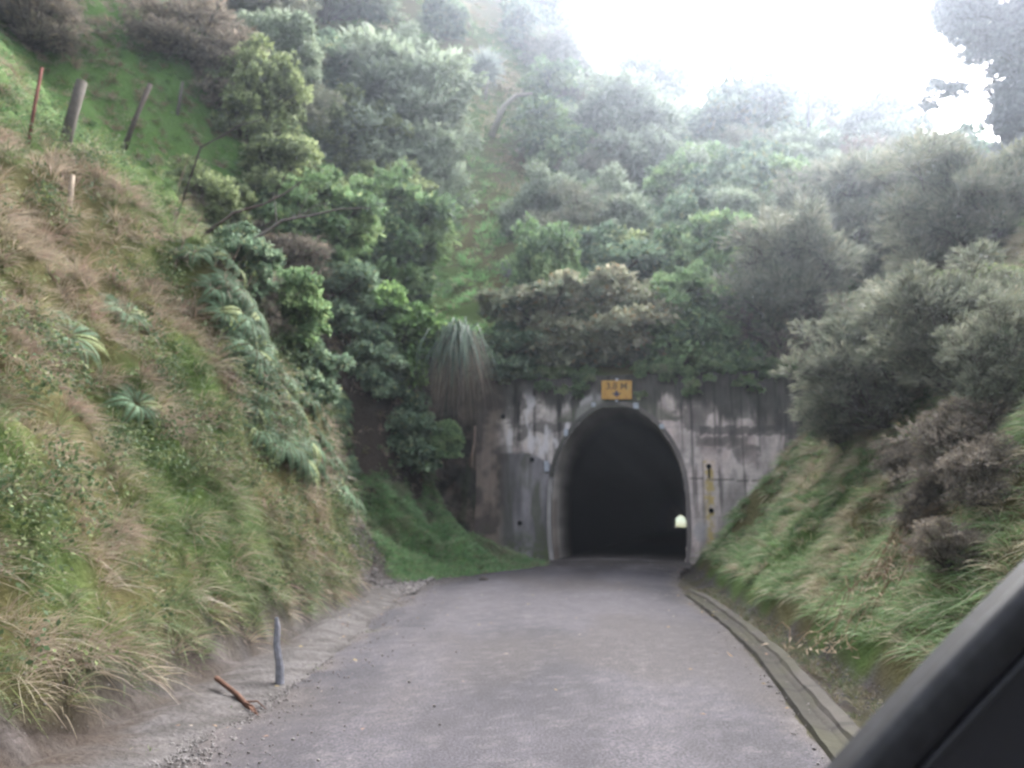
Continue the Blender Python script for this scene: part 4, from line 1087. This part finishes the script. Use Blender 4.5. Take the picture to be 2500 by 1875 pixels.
# toetoe hanging over the left end of the wall
def toetoe():
    p = at(1120, 850, 21.3); base = Vector((p.x, p.y, p.z))
    o = thing('toetoe', 'large toetoe tussock with blue green drooping leaves and brown dead skirt, left above the tunnel', 'grass tussock', base)
    r = np.random.default_rng(50)
    def arch(name, n, nb, L0, L1, out, down, cols, zoff, spread, wd):
        b = r.integers(nb, size=n); baz = r.random(nb) * 6.28; bo = .15 + 1.0 * r.random(nb); bl = .6 + .5 * r.random(nb)
        az = baz[b] + r.normal(size=n) * .28; L = (L0 + (L1 - L0) * r.random(n)) * bl[b]; rad = spread * (.3 + .7 * r.random(n))
        d = np.stack([np.cos(az) * 1.0, np.sin(az) - .3, np.zeros(n)], 1)
        S = np.stack([-np.sin(az), np.cos(az), np.zeros(n)], 1) + r.normal(size=(n, 3)) * .5; S /= np.linalg.norm(S, axis=1, keepdims=True)
        P = d * rad[:, None] + np.array([0, 0, zoff]) + r.normal(size=(n, 3)) * .09
        wob = r.normal(size=(n, 3)) * .16
        rows = []; W = wd * (.6 + .8 * r.random(n)); k = out * bo[b] * (.5 + r.random(n)); up = .15 + .8 * r.random(n)
        for s, w_ in ((0, .7), (.2, 1), (.45, 1), (.7, .8), (1, .1)):
            c = P + d * (k * L * (s ** .75))[:, None] + wob * (L * s * s)[:, None] + np.array([0, 0, 1.]) * (L * (up * s * (1 - s) * 2.4 - down * s ** 1.7))[:, None]
            rows += [c - S * (W * w_ * .5)[:, None], c + S * (W * w_ * .5)[:, None]]
        V = np.stack(rows, 1).reshape(-1, 3)
        F = (np.arange(n)[:, None, None] * 10 + np.array([[0, 1, 3, 2], [2, 3, 5, 4], [4, 5, 7, 6], [6, 7, 9, 8]])[None]).reshape(-1, 4)
        cols = np.array(cols); C = cols[r.integers(len(cols), size=nb)][b] * (.6 + .8 * r.random((n, 1)))
        link(name, mesh_np(name, V, F, M_GRASS, np.repeat(C, 10, 0), gain=1.0), o)
    arch('green_leaves', 900, 60, .8, 1.6, .66, .80, [(.09, .15, .10), (.13, .20, .14), (.18, .25, .17), (.07, .11, .07)], .15, .12, .030)
    arch('dead_skirt', 700, 26, .9, 2.1, .40, 1.0, [(.20, .15, .10), (.28, .21, .15), (.13, .10, .075)], -.2, .38, .014)
toetoe()

def creeper_top(label, u0, u1, seed, low):
    x0, y0 = xy((u0 + u1) / 2, 0); o = thing('wall_creeper', label, 'creeper', (x0, y0, 5.25), (0, 0, -TH))
    r = np.random.default_rng(seed); cl = []
    for k in range(int((u1 - u0) * 16)):
        u = r.uniform(u0, u1) - (u0 + u1) / 2; dz = float(fbm((u + u0) * 1.3, 0, 0, seed, 3))
        cl.append((u, r.uniform(-.28, .25), .15 - r.random() ** 1.6 * low * (.25 + 1.5 * dz), r.uniform(.12, .24)))
    link('foliage', crown('foliage', cl, 240, .10, .065, [(.04, .07, .03), (.07, .115, .045), (.11, .16, .06), (.14, .15, .08)], seed), o)
    V, F, C = merge([tube([np.array([c[0], .2, .25]), np.array([c[0] * .99, -.12, .15]), np.array(c[:3])], [.012, .01, .005], 4, BK) for c in cl[::4]])
    link('stems', mesh_np('stems', V, F, M_BARK, C), o)
creeper_top('leafy creeper trailing over the wall top left of the orange sign', -3.4, -.7, 401, .55)
creeper_top('leafy creeper trailing over the wall top right of the orange sign', .55, 4.9, 402, .6)

# tree ferns and cabbage tree far up the slope
def cabbage(px, py, htrunk, rad, depth, label):
    p = at(px, py, depth); z = float(H(p.x, p.y)); zz = max(p.z, z)
    o = thing('cabbage_tree', label, 'tree', (p.x, p.y, z))
    top = np.array([0.1, 0, zz - z + htrunk])
    V, F, C = tube([np.array([0, 0, -.2]), top * .5 + np.array([.08, 0, 0]), top], [.13, .11, .10], 8, (.34, .31, .29))
    link('trunk', mesh_np('trunk', V, F, M_BARK, C, True), o)
    r = np.random.default_rng(int(px)); n = 420
    D = unit(r, n); D[:, 2] = D[:, 2] * .8 + .1
    P = np.tile(top + np.array([0, 0, .1]), (n, 1)) + D * .15
    C = mixc(np.array([.08, .10, .09]), np.array([.20, .23, .21]), r.random(n))
    link('crown', leaves('crown', P, D, unit(r, n), rad * (.7 + .5 * r.random(n)), np.full(n, .09), C, M_LEAF), o)
cabbage(1183, 235, 1.7, 1.3, hit(1183, 235)[1], 'cabbage tree with pale trunk and spiky crown high above the gully')

# dark tree leaning in from the right edge
def right_tree():
    d0 = 23.0; root = at(2640, 900, d0); root.z = float(H(root.x, root.y)); o = thing('tree', 'tall dark tree leaning in at the top right with sky showing through its branches', 'tree', root)
    r = random.Random(70); cl = []
    for (px, py, w_, h_, n) in ((2420, 30, 140, 100, 40), (2490, 170, 75, 140, 34), (2365, 70, 60, 95, 12), (2560, 200, 130, 260, 36), (2310, 225, 45, 26, 3), (2262, 262, 34, 14, 1), (2495, 350, 55, 90, 20), (2470, 450, 110, 60, 16), (2580, 470, 130, 120, 20), (2400, 405, 50, 18, 2), (2440, 300, 30, 14, 1)):
        for k in range(n * 6):
            a = r.uniform(0, 6.28); q = math.sqrt(r.random())
            p = at(px + math.cos(a) * q * w_, py + math.sin(a) * q * h_, d0 + r.uniform(-1.2, 1.2)) - root
            cl.append((*p, r.uniform(.20, .42)))
    link('crown', crown('crown', cl, 230, .11, .035, [(.09, .105, .12), (.12, .14, .155), (.15, .17, .18)], 71, spray=.5), o)  # pale blue grey leaf colours paint in the glare veil
    parts = []; B = (.05, .045, .042)
    trunk = [Vector((0, 0, -.3)), at(2640, 600, d0) - root, at(2560, 300, d0) - root, at(2540, 60, d0) - root, at(2520, -150, d0) - root]
    parts.append(tube(trunk, [.24, .20, .16, .12, .08], 8, B))
    for b in (((2560, 300), (2500, 260), (2420, 240), (2330, 250), (2240, 245)), ((2590, 420), (2500, 400), (2420, 395), (2300, 385)), ((2560, 300), (2470, 300), (2430, 250), (2400, 200)), ((2545, 100), (2470, 60), (2380, 80), (2330, 110)), ((2540, 200), (2470, 200), (2420, 160)), ((2500, 400), (2450, 340), (2420, 300), (2390, 250))):
        parts.append(tube([at(x_, y_, d0) - root for x_, y_ in b], np.linspace(.06, .014, len(b)), 6, B))
    for c in cl[::4]:
        e = np.array(c[:3]); s = e + np.array([r.uniform(.1, .5), r.uniform(-.3, .3), r.uniform(-.4, -.05)])
        parts.append(tube([s, (s + e) / 2 + np.array([0, 0, .05]), e], [.012, .009, .004], 4, B))
    V, F, C = merge(parts); link('trunk', mesh_np('trunk', V, F, M_BARK, C, True), o)
right_tree()

# dry creeper tangle on the right bank
def creeper():
    q = hit(2190, 1420); base = Vector(q); o = thing('dry_creeper', 'tangle of dry pale creeper stems low on the right bank', 'creeper', base)
    r = random.Random(80); parts = []
    for k in range(70):
        p = np.array([r.gauss(0, .45), r.gauss(0, .35), 0]); a = r.uniform(0, 6.28); pts = []
        for s in range(6):
            x_, y_ = base.x + p[0], base.y + p[1]; zz = float(H(x_, y_)) - base.z
            pts.append((p[0], p[1], zz + .05 + .20 * math.sin(s / 5 * math.pi) * r.uniform(.5, 1.4)))
            a += r.uniform(-.9, .9); p = p + np.array([math.cos(a), math.sin(a), 0]) * .13
        parts.append(tube(pts, [.006] * 6, 4, np.array((.36, .26, .17)) * r.uniform(.6, 1.1)))
    V, F, C = merge(parts); link('stems', mesh_np('stems', V, F, M_BARK, C), o)
    n = 500; rr = np.random.default_rng(81); x_ = rr.normal(size=n) * .45; y_ = rr.normal(size=n) * .35
    P = np.stack([x_, y_, H(base.x + x_, base.y + y_) - base.z + .08 + .12 * rr.random(n)], 1)
    link('dead_leaves', leaves('dead_leaves', P, unit(rr, n), unit(rr, n), np.full(n, .09), np.full(n, .016), mixc(np.array([.2, .14, .09]), np.array([.36, .27, .18]), rr.random(n)), M_LEAF), o)
creeper()

# the dark edge of the car the picture is taken from
def car():
    m_rub, t, b = mat_new('black_rubber', .55, .3); b.inputs['Base Color'].default_value = (.05, .05, .06, 1)
    n = noise(t, 60, 4); r_ = ramp(t, n.outputs['Fac'], [(.4, (.007, .007, .010)), (.65, (.014, .0145, .019))]); t.links.new(r_.outputs[0], b.inputs['Base Color'])
    m_pan, t, b = mat_new('dark_plastic', .6, .3); b.inputs['Base Color'].default_value = (.014, .014, .019, 1)
    Y = .80
    A = at(2015, 1936, Y); B = at(2582, 1340, Y)
    o = thing('car', 'dark window frame and door of the car the picture is taken from, lower right', 'car', A)
    ax = (B - A); L = ax.length; ax.normalize(); nrm = Vector((ax.z, 0, -ax.x)).normalized()   # towards lower right
    if nrm.z > 0: nrm = -nrm
    def sweep(name, prof, mat, bow=0.0, l0=-.03, l1=None):
        l1 = L + .03 if l1 is None else l1
        K = 24; V = []; m = len(prof)
        for i in range(K + 1):
            s = l0 + (l1 - l0) * i / K; bo = bow * math.sin(math.pi * i / K)
            for (a, d) in prof: V.append(tuple(ax * s + nrm * (a - bo) + Vector((0, d, 0))))
        F = [[i * m + q, i * m + (q + 1) % m, (i + 1) * m + (q + 1) % m, (i + 1) * m + q] for i in range(K) for q in range(m)]
        F += [list(range(m))[::-1], [K * m + q for q in range(m)]]
        return link(name, mesh_np(name, V, F, mat, None, True), o)
    rnd = [(.012 * (1 - math.cos(a)), -.012 * math.sin(a)) for a in np.linspace(0, math.pi / 2, 6)]
    sweep('window_frame', [(a, d) for a, d in rnd] + [(.035, -.013), (.042, -.008), (.042, .03), (0, .03)], m_rub, .004)
    sweep('rubber_seal', [(.0435, -.009), (.046, -.014), (.049, -.009), (.049, .02), (.0435, .02)], m_rub, .004)
    sweep('door_panel', [(.050, -.001), (.06, .004), (.30, .010), (.55, .03), (.55, .06), (.05, .03)], m_pan, .004)
car()

# ------------------------------------------------------------------ haze volume added in place of lens glare
def haze():
    V, F = boxv(-300, 300, -90, 400, -9.6, 90)
    m = bpy.data.materials.new('air'); m.use_nodes = True; t = m.node_tree; t.nodes.remove(t.nodes['Principled BSDF'])
    v = t.nodes.new('ShaderNodeVolumePrincipled'); v.inputs['Color'].default_value = (.74, .83, 1, 1); v.inputs['Density'].default_value = HAZE; v.inputs['Anisotropy'].default_value = .84
    t.links.new(v.outputs[0], t.nodes['Material Output'].inputs['Volume'])
    link('haze', mesh_np('haze', V, F, m), kind='stuff', label='thin pale haze added to stand in for lens glare')
HAZE = 0.0018
haze()
